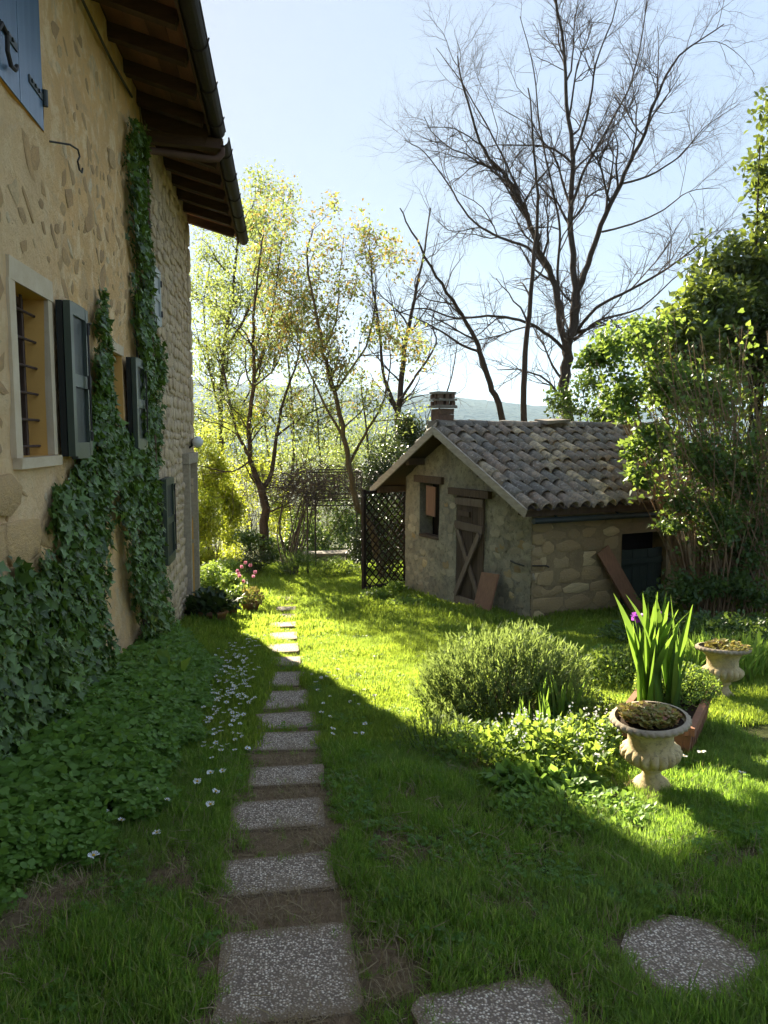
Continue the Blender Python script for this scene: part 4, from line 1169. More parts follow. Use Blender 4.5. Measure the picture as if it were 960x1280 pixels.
# the big bare tree behind the shed
Y = 21.5; LIMB = .62
L = [limb([(712, 640), (710, 540), (707, 480), (709, 440), (716, 400), (720, 365)], Y, .30, .20),
     limb([(709, 445), (700, 400), (690, 345), (670, 305), (655, 260), (628, 215), (605, 190), (585, 130), (572, 70)], Y, .17, .025, -1.5),
     limb([(720, 368), (716, 320), (713, 260), (716, 200), (709, 130), (704, 60), (690, -30), (680, -90)], Y, .16, .03, .8),
     limb([(720, 368), (735, 330), (752, 280), (775, 230), (800, 180), (822, 120), (850, 70), (905, 30)], Y, .15, .022, -1.0),
     limb([(709, 440), (680, 415), (650, 400), (610, 395), (570, 398), (530, 385), (500, 390)], Y, .085, .02, -1.2),
     limb([(718, 420), (745, 385), (790, 362), (835, 335), (868, 310), (890, 290)], Y, .085, .02, -1.6),
     limb([(718, 425), (750, 400), (800, 385), (840, 350), (880, 320)], Y, .07, .015, 1.4),
     limb([(690, 345), (660, 310), (620, 295), (585, 270), (560, 230), (530, 190), (505, 175)], Y, .075, .014, 1.2),
     limb([(655, 260), (640, 220), (610, 160), (575, 100), (545, 60)], Y, .06, .012, 1.0),
     limb([(713, 260), (730, 215), (760, 160), (790, 100), (805, 30), (812, -40)], Y, .075, .014, 1.6),
     limb([(775, 230), (810, 220), (850, 195), (880, 160), (925, 130)], Y, .055, .012, .8),
     limb([(752, 290), (790, 280), (830, 262), (860, 240), (900, 235)], Y, .05, .010, -1.4),
     limb([(700, 400), (697, 340), (700, 290), (690, 230), (675, 160), (668, 90), (650, 20)], Y, .07, .014, -1.8),
     limb([(716, 200), (735, 140), (745, 80), (770, 10), (780, -50)], Y, .06, .012, -1.2)]
big = tree('bare_tree', 'largest leafless tree with spreading crown rising behind the shed roof', L, TWIG)
LIMB = .72
# thinner bare stems beside it
L = [limb([(662, 640), (656, 525), (655, 455), (661, 395), (667, 330), (672, 260), (668, 190), (660, 110)], 18.5, .125, .02, -.6)]
tree('bare_tree', 'straight slender leafless trunk just left of the largest bare tree', L, [(1.1, (30, 60), (.9, 1.9), .5, 7, .18, .14, .35, .03), (3.0, (25, 60), (.4, 1.0), .6, 6, .2, .12, .1, .012), (5, (25, 60), (.2, .5), .6, 5, .2, .1, .1, .006)])
L = [limb([(645, 640), (628, 522), (612, 480), (600, 440), (590, 415), (572, 385), (545, 345), (520, 300), (500, 260)], 19.5, .13, .02, -.6), limb([(600, 440), (575, 430), (545, 410), (500, 390), (470, 388)], 19.5, .05, .012, .8)]
tree('bare_tree', 'leafless trunk leaning to the left behind the shed ridge', L, [(1.2, (30, 60), (1.0, 2.2), .5, 7, .18, .12, .25, .03), (3.0, (25, 60), (.4, 1.1), .6, 6, .2, .12, .1, .012), (5.5, (25, 60), (.2, .55), .6, 5, .2, .1, .1, .006)])
L = [limb([(500, 690), (498, 560), (499, 500), (505, 440), (515, 390), (527, 330), (538, 260)], 24, .19, .025, .8), limb([(499, 520), (480, 470), (474, 410), (465, 350), (462, 280)], 24, .09, .015, -1.2), limb([(500, 500), (520, 470), (545, 430), (540, 400), (560, 350)], 24, .07, .012, 1.2), limb([(498, 580), (525, 545), (545, 520), (565, 470), (572, 420)], 24, .07, .012, -1)]
tree('bare_tree', 'leafless dark tree standing behind the shed chimney', L, [(1.9, (30, 60), (1.2, 2.6), .5, 7, .18, .14, .25, .032), (3.6, (25, 60), (.5, 1.3), .6, 6, .22, .1, .1, .014), (9, (25, 65), (.25, .7), .65, 5, .25, .07, .1, .0075)])
# leafing tree at the lawn's end with forked trunk
L = [limb([(331, 700), (331, 660), (331, 630), (325, 605)], 19, .17, .13), limb([(325, 608), (314, 575), (311, 530), (318, 470), (316, 410), (322, 350), (330, 290)], 19, .10, .02, -1),
     limb([(328, 612), (340, 590), (346, 545), (355, 500), (372, 450), (378, 400)], 19, .09, .018, 1), limb([(312, 570), (296, 540), (285, 490), (275, 430), (270, 360)], 19, .06, .014, 1.2),
     limb([(346, 545), (365, 530), (400, 510), (440, 500)], 19, .045, .01, -.8), limb([(314, 575), (290, 590), (262, 585), (243, 580)], 19, .035, .008, -1), limb([(318, 470), (335, 420), (345, 360), (352, 300)], 19, .055, .012, .7)]
LV = [(2.8, (30, 65), (.9, 2.1), .5, 7, .22, .1, .18, .024), (5.0, (28, 62), (.4, 1.1), .6, 6, .25, .08, .1, .010), (8.0, (25, 65), (.2, .5), .6, 4, .25, .05, .1, .006)]
tree('spring_tree', 'fork trunked tree in fresh yellow green leaf at the end of the lawn', L, LV,
     leafset=[('springgreen', 9, (.06, .11), .12, .3, T_RHOMB, lambda p: p[2] > 1.0), ('bronze', 7, (.06, .11), .11, .3, T_RHOMB, lambda p: p[2] > 2.2 and p[0] > -.8 and random.random() < .55)])
# leaning tree over the arbour, young bronze leaves
L = [limb([(478, 720), (462, 655), (446, 628), (438, 590), (430, 545), (418, 490), (404, 440), (396, 390), (384, 330), (390, 285)], 17.2, .125, .016, -.8), limb([(430, 548), (405, 505), (385, 460), (362, 420), (350, 380)], 17.2, .045, .010, .8),
     limb([(437, 580), (455, 545), (478, 505), (488, 460), (485, 420)], 17.2, .05, .010, -.8), limb([(418, 490), (440, 460), (462, 420), (470, 350), (455, 300)], 17.2, .045, .009, .6), limb([(404, 440), (420, 400), (425, 340), (430, 295)], 17.2, .035, .008, -.5)]
tree('leaning_tree', 'leaning slender tree with bronze young leaves rising over the iron arbour', L, [(2.6, (30, 65), (.7, 1.6), .5, 7, .22, .1, .2, .020), (4.6, (28, 62), (.35, .9), .6, 6, .25, .08, .1, .009), (7.0, (25, 65), (.15, .45), .6, 4, .25, .05, .1, .005)], bark='barkgreen', twigmat='twig',
     leafset=[('bronze', 9, (.06, .11), .11, .3, T_RHOMB, lambda p: p[2] > 2.9 and random.random() < .62), ('springgreen', 9, (.06, .11), .11, .3, T_RHOMB, lambda p: p[2] > 1.7)])
# paler leafing tree behind, at the house corner
L = [limb([(282, 700), (280, 600), (276, 520), (280, 440), (292, 360), (300, 290), (318, 255)], 25, .15, .02), limb([(276, 520), (262, 460), (255, 390), (262, 330)], 25, .07, .014, 1.2), limb([(280, 440), (310, 390), (335, 330), (345, 275)], 25, .07, .014, -1.2), limb([(277, 560), (300, 510), (330, 460), (350, 420)], 25, .06, .012, 1)]
tree('spring_tree', 'pale green leafy tree rising beyond the far farmhouse corner', L, [(2.3, (30, 65), (1.1, 2.4), .5, 7, .22, .1, .18, .028), (4.0, (28, 60), (.5, 1.2), .6, 6, .22, .1, .1, .012), (5.0, (25, 65), (.25, .6), .6, 4, .25, .05, .1, .006)],
     leafset=[('springgreen', 18, (.07, .13), .15, .3, T_RHOMB, None)])
# background trunks on the bank behind the arbour
for (px, yb, yt, Yd, lab) in ((362, 690, 430, 27, 'dark slim tree trunk standing on the bank behind the arbour'), (455, 690, 470, 30, 'dim leafy tree on the bank between the arbour and the chimney'), (395, 690, 470, 31, 'hazy green tree on the bank behind the leaning tree')):
    L = [limb([(px, yb + 40), (px - 3, yb - 60), (px + 6, (yb + yt) / 2), (px - 4, yt)], Yd, .14, .03), limb([(px - 3, yb - 60), (px + 22, yb - 120), (px + 34, yt + 20)], Yd, .06, .012, 1), limb([(px, yb - 50), (px - 25, yb - 110), (px - 34, yt + 30)], Yd, .06, .012, -1)]
    tree('bank_tree', lab, L, [(1.6, (30, 62), (.9, 2.0), .5, 7, .2, .12, .15, .03), (2.8, (28, 60), (.5, 1.1), .6, 6, .22, .1, .1, .012), (4.0, (25, 65), (.25, .6), .6, 4, .25, .05, .1, .006)],
         leafset=[('springgreen', 13, (.07, .13), .15, .3, T_RHOMB, None)])


# ------------------------------------------------------------------ shrubs
def blob_points(blobs, n, inner=.25, lump=.18, sub=11):
    if sub:
        fine = []
        for (x, y, z, a, b_, c_) in blobs:
            for _ in range(sub):
                d_ = rand_unit(1)[0]; q = random.uniform(.2, .82); f_ = random.uniform(.32, .58)
                fine.append((x + d_[0] * a * q, y + d_[1] * b_ * q, z + d_[2] * c_ * q, a * f_, b_ * f_, c_ * f_))
        blobs = fine
    w = np.array([b_[3] * b_[4] * b_[5] for b_ in blobs]) ** .67; w = w / w.sum(); out = []
    for (x, y, z, a, b_, c_), k in zip(blobs, rng.multinomial(n, w)):
        d_ = rand_unit(k); r_ = np.where(rng.random(k) < inner, rng.random(k) ** .5, .82 + .22 * rng.random(k))
        l_ = 1 + lump * fnoise(d_[:, 0] * 2 + x, d_[:, 2] * 2 + d_[:, 1] * 2, 2.4) + .12 * fnoise(d_[:, 0] * 5, d_[:, 2] * 5 + d_[:, 1], 2.0, 3)
        out.append(np.array([x, y, z]) + d_ * (r_ * l_)[:, None] * np.array([a, b_, c_]) + rng.normal(0, .22, (k, 3)) * np.array([a, b_, c_]))
    return np.concatenate(out)


def px_blob(px, py, Y, rpx, rzpx=None, ry=None):
    c_ = at(px, py, Y); s = Y / FPX; return (c_.x, c_.y, c_.z, rpx * s, ry or rpx * s, (rzpx or rpx) * s)


def shrub(name, label, blobs, n, mat, size, tmpl, base=None, stems=14, stemmat='bark', droop=.3, inner=.3, group=None, cat='shrub', srad=.014, up=.0):
    P = blob_points(blobs, n, inner)
    b0 = base if base is not None else (blobs[0][0], blobs[0][1])
    root = empty(name, (b0[0], b0[1], gzf(b0[0], b0[1])), label=label, cat=cat, group=group)
    P = P[P[:, 2] > gz(P[:, 0], P[:, 1]) + .02]; k = len(P)
    cen = np.array([b0[0], b0[1], float(gz(b0[0], b0[1]))])
    A = norm(P - cen) * .5 + rng.normal(0, .6, (k, 3)); A[:, 2] -= droop - up
    Nn = rng.normal(0, .5, (k, 3)) + np.array([0, 0, .8]) + norm(P - cen) * .4
    leaf_cloud('foliage', P, A, Nn, rng.uniform(size[0], size[1], k), tmpl, M[mat], root)
    if stems:
        L = []
        for _ in range(stems):
            t_ = blobs[random.randrange(len(blobs))]; tip = np.array(t_[:3]) + rand_unit(1)[0] * np.array(t_[3:]) * .75
            s0 = np.array([b0[0] + random.uniform(-.2, .2), b0[1] + random.uniform(-.15, .15), 0]); s0[2] = gzf(s0[0], s0[1]) - .02
            md = s0 * .5 + tip * .5 + np.array([0, 0, .15]) + rng.normal(0, .05, 3); L.append(smooth_line([s0, md, tip], srad, srad * .4, 8))
        tubes_mesh('stems', L, 5, M[stemmat], root)
    return root


# sunlit thicket at the far left
shrub('thicket_shrub', 'bright yellow green thicket glowing beside the far house corner', [px_blob(262, 580, 21, 34, 48), px_blob(255, 650, 20, 30, 45), px_blob(285, 640, 21.5, 30, 42), px_blob(250, 700, 19, 22, 22)], 18500, 'yellowgreen', (.06, .11), T_RHOMB, stems=22, inner=.95)
shrub('thicket_shrub', 'yellow green leafy thicket behind the fork trunked tree', [px_blob(318, 590, 24, 34, 40), px_blob(300, 530, 25, 30, 34), px_blob(345, 640, 23, 26, 34), px_blob(290, 690, 22, 30, 22)], 8500, 'yellowgreen', (.06, .11), T_RHOMB, stems=22, inner=.95)
shrub('thicket_shrub', 'yellow green bushes on the bank seen through the arbour', [px_blob(400, 600, 27, 38, 40), px_blob(440, 590, 28, 36, 44), px_blob(372, 650, 26, 30, 30), px_blob(425, 660, 26, 30, 26)], 11000, 'springgreen', (.06, .11), T_RHOMB, stems=20, inner=.95)
shrub('thicket_shrub', 'dull green bushes low on the bank left of the arbour', [px_blob(345, 560, 34, 45, 40), px_blob(420, 545, 36, 45, 35), px_blob(480, 560, 36, 40, 40), px_blob(270, 540, 38, 50, 40)], 8000, 'springgreen', (.10, .18), T_RHOMB, stems=10)
shrub('evergreen_hedge', 'dark ivy covered evergreen mass behind the lattice and shed gable', [px_blob(480, 590, 19.5, 34, 48), px_blob(510, 545, 20.5, 26, 30), px_blob(470, 660, 18.3, 30, 50), px_blob(505, 650, 18.5, 26, 60), px_blob(452, 690, 18.6, 20, 26)], 15000, 'darkleaf', (.06, .10), T_OVAL, stems=20)
shrub('round_shrub', 'dark green rounded shrub at the end of the lawn', [px_blob(316, 704, 18.2, 20, 17)], 2600, 'darkleaf', (.03, .055), T_RHOMB, stems=0)
shrub('leafy_shrub', 'mid green bush under the fork trunked tree', [px_blob(312, 672, 19, 22, 14), px_blob(335, 690, 18.7, 18, 18)], 2200, 'shrubleaf', (.05, .09), T_OVAL, stems=8)
shrub('low_plants', 'low green plants edging the lawn in front of the arbour', [px_blob(372, 706, 17.9, 26, 14), px_blob(412, 708, 17.7, 24, 14), px_blob(440, 712, 17.5, 16, 12), px_blob(352, 714, 17.8, 16, 9)], 4600, 'shrubleaf', (.05, .10), T_NARROW, stems=0, up=.9)
shrub('low_plants', 'sunny low plants at the foot of the lattice and shed gable', [px_blob(470, 748, 13.9, 24, 12), px_blob(505, 755, 13.0, 26, 12), px_blob(540, 762, 12.4, 20, 10), px_blob(488, 738, 14.6, 22, 13)], 4600, 'herb', (.04, .08), T_OVAL, stems=0)
shrub('low_plants', 'sunny leafy border plants past the far house corner', [px_blob(262, 722, 15.8, 22, 16), px_blob(290, 728, 15.2, 18, 14), px_blob(280, 708, 17, 24, 12), px_blob(300, 742, 14.2, 14, 10)], 4600, 'herb', (.05, .09), T_OVAL, stems=0)
shrub('bank_bush', 'dark green bushes closing the view behind the iron arbour', [px_blob(395, 665, 23.5, 34, 40), px_blob(430, 650, 24, 34, 46), px_blob(460, 620, 23, 30, 50), px_blob(365, 680, 23.5, 26, 30), px_blob(415, 690, 22.8, 40, 20)], 7500, 'shrubleaf', (.06, .12), T_OVAL, stems=16, inner=.9)
# evergreen on the right
shrub('evergreen_tree', 'tall glossy evergreen filling the right edge above the shrub stems', [px_blob(975, 190, 13, 46, 75), px_blob(985, 130, 13.2, 34, 40), px_blob(975, 300, 13, 60, 60), px_blob(990, 330, 13, 80, 70), px_blob(925, 360, 13, 66, 64), px_blob(895, 395, 12.4, 60, 56), px_blob(850, 420, 12.2, 46, 46), px_blob(960, 420, 13, 70, 60), px_blob(868, 425, 13, 60, 55), px_blob(940, 470, 13.4, 90, 70), px_blob(960, 590, 13.2, 80, 90), px_blob(1080, 420, 13.5, 120, 160), px_blob(845, 480, 12.8, 50, 50), px_blob(980, 700, 12.6, 70, 60)], 44000, 'evergreen', (.09, .165), T_OVAL, base=(8.6, 13.2), stems=26, srad=.03, cat='tree', inner=.6)
shrub('leafy_shrub', 'green bush poking above the shed roof beside the largest bare tree', [px_blob(705, 505, 15.6, 30, 24), px_blob(735, 480, 15.4, 26, 26), px_blob(755, 520, 15.4, 36, 28), px_blob(775, 555, 15.2, 30, 20)], 3600, 'shrubleaf', (.06, .11), T_OVAL, base=(7.2, 16), stems=10)
shrub('lilac_shrub', 'light green lilac with broad leaves hanging over the tiled roof', [px_blob(765, 440, 11.6, 40, 38), px_blob(810, 415, 11.7, 50, 42), px_blob(785, 495, 11.4, 42, 42), px_blob(835, 480, 11.4, 50, 46), px_blob(885, 500, 11.3, 46, 44), px_blob(815, 555, 11.2, 38, 38), px_blob(800, 598, 11.0, 26, 16), px_blob(740, 445, 11.8, 22, 20)], 6600, 'lilac', (.055, .11), T_HEART, base=(6.5, 11.4), stems=40, stemmat='tanstem', srad=.013, inner=1.0)
# multi-stemmed tan shrub in front
root = empty('stem_shrub', (7.0, 11.1, gzf(7.0, 11.1)), label='dense shrub of tall tan stems at the right edge', cat='shrub')
L = []
for k in range(170):
    b0 = at(random.uniform(865, 1010), 700, random.uniform(10.4, 11.5)); b0.z = gzf(b0.x, b0.y) - .02
    tpx = random.uniform(790, 1020); tip = at(tpx, random.uniform(400, 620), random.uniform(9.7, 11.2))
    md = b0 * .55 + tip * .45; md.z += .2; md.x += random.uniform(-.1, .25); L.append(smooth_line([np.array(b0), np.array(md), np.array(tip)], random.uniform(.007, .017), .004, 9))
tubes_mesh('stems', L, 5, M['tanstem'], root)
tw = spawn(L, 1.5, (20, 55), (.3, .9), .6, 5, .2, .15, .3, .006); tubes_mesh('twigs', tw, 3, M['tanstem'], root)
P, A, Nn, S = leaves_on(tw, 9, (.045, .095), .09, .2); sel = rng.random(len(P)) < .55
leaf_cloud('foliage', P[sel], A[sel], Nn[sel], S[sel], T_HEART, M['lilac'], root)
P = blob_points([px_blob(850, 625, 10.4, 26, 26), px_blob(838, 655, 10.3, 22, 16), px_blob(880, 570, 10.5, 50, 46), px_blob(930, 590, 10.5, 50, 50), px_blob(895, 650, 10.4, 46, 46), px_blob(945, 670, 10.4, 50, 50), px_blob(870, 735, 10.3, 44, 26), px_blob(930, 735, 10.3, 50, 30), px_blob(820, 745, 10.2, 22, 14)], 9500, 1.0); k = len(P)
leaf_cloud('low_foliage', P, rng.normal(0, .6, (k, 3)) + np.array([0, 0, -.2]), rng.normal(0, .5, (k, 3)) + np.array([0, 0, .9]), rng.uniform(.045, .095, k), T_OVAL, M['shrubleaf'], root)

# ------------------------------------------------------------------ iron arbour, lattice, stone bench
ar = empty('iron_arbour', (1.1, 19.0, gzf(1.1, 19.0)), label='dark iron arbour frame with a railed top standing past the lawn', cat='arbour')
def ap(px, py, Y): return at(px, py, Y)
zg = lambda p: Vector((p.x, p.y, gzf(p.x, p.y) - .05))
ARB = [(384, 18.2), (394, 19.6), (452, 18.2), (446, 19.6)]
tops = [at(px, 628, Yd) for px, Yd in ARB]
zt = .13
for t_ in tops:
    m = MB(); m.tube([zg(t_), (t_.x, t_.y, zt)], .022, 6); m.build('post', M['iron'], ar)
for (i, j) in ((0, 2), (1, 3), (0, 1), (2, 3)):
    for z in (zt, zt - .17, zt + .62):
        m = MB(); m.tube([(tops[i].x, tops[i].y, z), (tops[j].x, tops[j].y, z)], .016, 5); m.build('rail', M['iron'], ar)
for (i, j, n_) in ((0, 2, 11), (1, 3, 10), (0, 1, 7), (2, 3, 7)):
    for k in range(n_):
        q = tops[i] * (1 - k / (n_ - 1)) + tops[j] * (k / (n_ - 1)); m = MB(); m.tube([(q.x, q.y, zt), (q.x + random.uniform(-.02, .02), q.y, zt + .62)], .009, 4); m.build('baluster', M['iron'], ar)
vine = empty('bare_vine', (at(360, 700, 18.6).x, 18.6, gzf(.1, 18.6)), label='tangle of grey leafless vine heaped on the arbour top', cat='vine')
L = []
for k in range(620):
    c0 = at(random.gauss(392, 34), random.gauss(608, 13), random.uniform(18.0, 19.6)); d_ = norm(rng.normal(size=3) * np.array([1, .7, .45])); pts = [np.array(c0)]
    for _ in range(6): d_ = norm(d_ + rng.normal(0, .35, 3) + np.array([0, 0, -.06])); pts.append(pts[-1] + d_ * random.uniform(.06, .16))
    L.append((np.array(pts), np.linspace(random.uniform(.006, .012), .003, 7)))
for k in range(16):
    b0 = at(random.uniform(352, 372), 715, random.uniform(18.2, 19)); b0.z = gzf(b0.x, b0.y); tip = at(random.uniform(355, 395), 615, 18.7); md = b0 * .5 + tip * .5 + Vector((random.uniform(-.3, .2), 0, 0)); l_ = smooth_line([np.array(b0), np.array(md), np.array(tip)], .022, .008, 7); L.append(l_)
tubes_mesh('stems', L, 4, M['vine'], vine)

A0 = at(455, 700, 15.3); B0 = at(507, 700, 15.9); A0.z = gzf(A0.x, A0.y) - .05; zt = .47
tr = empty('lattice_screen', ((A0.x + B0.x) / 2, (A0.y + B0.y) / 2, A0.z), label='dark diagonal lattice screen between the arbour and the shed gable', cat='trellis')
hd = Vector((B0.x - A0.x, B0.y - A0.y, 0)); Wd = hd.length; hd.normalize(); nr = Vector((hd.y, -hd.x, 0))
pp = lambda u, z, o=0: Vector((A0.x, A0.y, 0)) + hd * u + nr * o + Vector((0, 0, z))
zb = A0.z + .12
for u in (0, Wd):
    m = MB(); m.bar(pp(u, A0.z), pp(u, zt + .06), .07, .07, nr); m.build('post', M['lattice'], tr)
for z in (zb, zt): m = MB(); m.bar(pp(.036, z), pp(Wd - .036, z), .05, .06, (0, 0, 1)); m.build('rail', M['lattice'], tr)
Hh = zt - zb; stp = .17
for sgn in (1, -1):
    c_ = -Hh
    while c_ < Wd:
        pts = []
        u0, u1 = max(0, c_), min(Wd, c_ + Hh)
        if u1 - u0 > .05:
            za, zb2 = zb + (u0 - c_), zb + (u1 - c_)
            a_, b_ = (pp(u0, za, .012 * sgn), pp(u1, zb2, .012 * sgn)) if sgn > 0 else (pp(Wd - u0, za, .012 * sgn), pp(Wd - u1, zb2, .012 * sgn))
            m = MB(); m.bar(a_, b_, .026, .012, nr); m.build('slat', M['lattice'], tr)
        c_ += stp * 1.0
P = blob_points([px_blob(480, 640, 16.0, 24, 26, .12), px_blob(490, 700, 16.2, 20, 36, .12)], 900, .5); k = len(P)
o = leaf_cloud('climbing_plant', P, rng.normal(0, .6, (k, 3)), rng.normal(0, .5, (k, 3)) + np.array([0, -.8, .4]), rng.uniform(.05, .08, k), T_OVAL, M['darkleaf']); tag(o, 'dark leaves climbing through the top of the lattice screen', 'climber')
bn = empty('stone_bench', (1.2, 21.2, gzf(1.2, 21.2)), label='low grey stone bench seen through the iron arbour', cat='bench')
c0 = at(405, 692, 21.2); m = MB(); m.box((c0.x + .2, 21.2, c0.z), (1.5, .6, .09), (0, 0, .1), jit=.02); m.build('seat', M['stonegrey'], bn)
for dx in (-.35, .75): m = MB(); m.box((c0.x + dx, 21.2, (c0.z + gzf(1.2, 21.2)) / 2 - .06), (.28, .45, c0.z - gzf(1.2, 21.2) + .02), jit=.02); m.build('leg', M['stonegrey'], bn)

# ------------------------------------------------------------------ urns and planter
def urn_meshes():
    prof = [(0, 0), (.105, 0), (.108, .022), (.098, .034), (.085, .045), (.062, .065), (.050, .095), (.049, .112), (.066, .118), (.070, .130), (.062, .140), (.085, .148), (.125, .165), (.155, .190), (.168, .215), (.166, .240), (.148, .258), (.132, .268), (.128, .285), (.128, .320), (.134, .350), (.152, .378), (.185, .398), (.208, .405), (.222, .415), (.224, .430), (.214, .441), (.196, .443), (.180, .430), (.176, .395), (.0, .395)]
    def mod(r, z, a):
        if .150 < z < .255: return r * (1 + .15 * (abs(math.cos(a * 9)) ** .7 - .75) * min(1, (z - .15) / .03) * min(1, (.262 - z) / .02))
        if .40 < z < .436 and r > .19: return r * (1 + .05 * (abs(math.cos(a * 16 + z * 45)) - .6))
        return r
    m = MB(); m.lathe(prof[:28], 216, mod=mod); body = m.mesh('bowl', smooth=True); body.materials.append(M['urn'])
    m = MB(); m.lathe([(.186, .415), (.12, .428), (0, .436)], 24, mod=lambda r, z, a: r * (1 + .04 * math.sin(a * 5))); soil = m.mesh('soil', smooth=True); soil.materials.append(M['soil'])
    m = MB(); m.box((0, 0, -.012), (.225, .225, .03)); pl = m.mesh('plinth'); pl.materials.append(M['urn'])
    return body, soil, pl
bodyM, soilM, plM = urn_meshes()
def urn(loc, tilt, label):
    u = empty('garden_urn', loc, 0, label, 'urn', 'pair of cast stone garden urns', local=True); u.rotation_euler = tilt
    for nm, me in (('bowl', bodyM), ('soil', soilM), ('plinth', plM)):
        o = bpy.data.objects.new(nm, me); col.objects.link(o); o.parent = u
    return u
U1 = Vector((2.11, 4.10, gzf(2.11, 4.10) + .02)); U2 = Vector((3.71, 6.02, gzf(3.71, 6.02) + .02))
urn(U1, (R(2), R(-5.5), .2), 'nearest cream stone urn with grey beaded rim beside the terracotta planter')
urn(U2, (R(-1), R(5), 1.1), 'further cream stone urn half hidden by tall grass near the shrubs')
def succulents(c_, rad, n, name, label, hmax, seed):
    r = random.Random(seed); P, A = [], []
    for k in range(n):
        a = r.uniform(0, 6.28); q = rad * math.sqrt(r.random()); x, y = c_.x + q * math.cos(a), c_.y + q * math.sin(a); hz = c_.z + r.uniform(.0, hmax) * (1 - .4 * q / rad)
        for j in range(8):
            b_ = r.uniform(0, 6.28); P.append((x, y, hz)); A.append((math.cos(b_), math.sin(b_), r.uniform(.2, 1.2)))
    P = np.array(P); A = np.array(A); k = len(P)
    root = empty(name, c_, label=label, cat='plant'); leaf_cloud('rosettes', P, A, rng.normal(0, .3, (k, 3)) + np.array([0, 0, 1]), rng.uniform(.020, .046, k), T_OVAL, M['succulent'], root, widen=1.4); return root
succulents(U1 + Vector((-.040, -.012, .418)), .16, 260, 'succulent_plant', 'green and reddish succulents filling the nearest urn', .05, 1)
succulents(U2 + Vector((.035, 0, .415)), .165, 120, 'succulent_plant', 'brown tinged plants filling the further urn', .07, 2)

PL = Vector((2.62, 5.0, 0)); e1 = Vector((.795, -.607, 0)); e2 = Vector((.607, .795, 0)); PLW, PLL, PLH = .46, .98, .31
pc = Vector((2.56, 4.47, 0)) - e1 * PLW / 2 + e2 * PLL / 2; pz = gzf(pc.x, pc.y) - .02
pt = empty('terracotta_planter', (pc.x, pc.y, pz), math.atan2(e1.y, e1.x), 'rectangular terracotta trough planter behind the nearest urn', 'planter', local=True)
def tray(sx, sy, z0, z1, t, taper):
    m = MB(); b0, b1 = (sx * taper, sy * taper), (sx, sy); P = []
    for (w, l, z) in ((b0[0], b0[1], z0), (b1[0], b1[1], z1), (b1[0] - t, b1[1] - t, z1), (b0[0] - t, b0[1] - t, z0 + .06)):
        P += [(-w / 2, -l / 2, z), (w / 2, -l / 2, z), (w / 2, l / 2, z), (-w / 2, l / 2, z)]
    F = []
    for l in range(3):
        for j in range(4): F.append((l * 4 + j, l * 4 + (j + 1) % 4, (l + 1) * 4 + (j + 1) % 4, (l + 1) * 4 + j))
    F += [(0, 3, 2, 1), (12, 13, 14, 15)]; m.add(P, F); return m
m = tray(PLW, PLL, 0, PLH, .05, .86); m.build('trough', M['terracotta'], pt)
m = MB()
for sx in (-1, 1): m.box((sx * (PLW / 2 + .003), 0, PLH - .028), (.03, PLL + .03, .055))
for sy in (-1, 1): m.box((0, sy * (PLL / 2 + .003), PLH - .028), (PLW - .026, .03, .053))
m.build('rim', M['terracotta'], pt)
for sx in (-1, 1):
    for k in range(7): m = MB(); y = -PLL * .38 + k * PLL * .76 / 6; m.bar((sx * PLW * .435, y * .9, .02), (sx * PLW * .49, y, PLH - .06), .05, .012, (sx, 0, 0)); m.build('rib', M['terracotta'], pt)
for k in range(4): m = MB(); x = -PLW * .33 + k * PLW * .66 / 3; m.bar((x * .9, -PLL * .437, .02), (x, -PLL * .49, PLH - .06), .05, .012, (0, -1, 0)); m.build('rib', M['terracotta'], pt)
m = MB(); m.box((0, 0, PLH - .05), (PLW - .05, PLL - .05, .03), jit=.008); m.build('soil', M['soil'], pt)

# iris plants: sword leaves, each its own part
def sword(L_, w, bend, twist, seed):
    r = random.Random(seed); m = MB(); n = 9; P = []
    for i in range(n):
        t = i / (n - 1); ww = w * (1.0 - .15 * t) * (1 - max(0, (t - .55) / .45) ** 1.7) + .0015
        y = bend * t * t * L_; z = L_ * (t - .18 * abs(bend) * t * t); a = twist * t
        P += [(-ww * math.cos(a), y - ww * math.sin(a), z), (0, y + .012 * (1 - t), z), (ww * math.cos(a), y + ww * math.sin(a), z)]
    F = []
    for i in range(n - 1): F += [(3 * i, 3 * i + 1, 3 * i + 4, 3 * i + 3), (3 * i + 1, 3 * i + 2, 3 * i + 5, 3 * i + 4)]
    m.add(P, F); me = m.mesh('leaf', smooth=True); me.materials.append(M['iris']); return me
swm = [sword(1, .036 + .007 * (k % 3), (.04, .12, .22, .36, .08)[k % 5], (.2, -.4, .5, -.2, .7)[k % 5], k) for k in range(10)]
def iris(name, c_, n, hmin, hmax, label, spread, seed, lean=(0, 0)):
    r = random.Random(seed); root = empty(name, c_, label=label, cat='plant', local=False)
    for k in range(n):
        a = r.uniform(0, 6.28); q = spread * math.sqrt(r.random()); L_ = r.uniform(hmin, hmax)
        o = inst('leaf', swm[r.randrange(10)], root, c_ + Vector((q * math.cos(a), q * math.sin(a), -.02)), (r.uniform(-.14, .14) + lean[1], r.uniform(-.18, .18) + lean[0], r.uniform(-.9, .9) + (math.pi if r.random() < .5 else 0)), (L_ * .95, L_, L_))
    return root
ic = Vector((pc.x, pc.y, pz + PLH - .03)) + Vector((-.10, -.02, 0))
iris('iris_plant', ic, 38, .50, .86, 'tall fresh iris with broad sword leaves in the terracotta planter', .15, 3)
iris('iris_plant', Vector((1.98, 5.45, gzf(1.98, 5.45))), 26, .28, .52, 'darker shorter iris clump at the foot of the lavender', .20, 8)
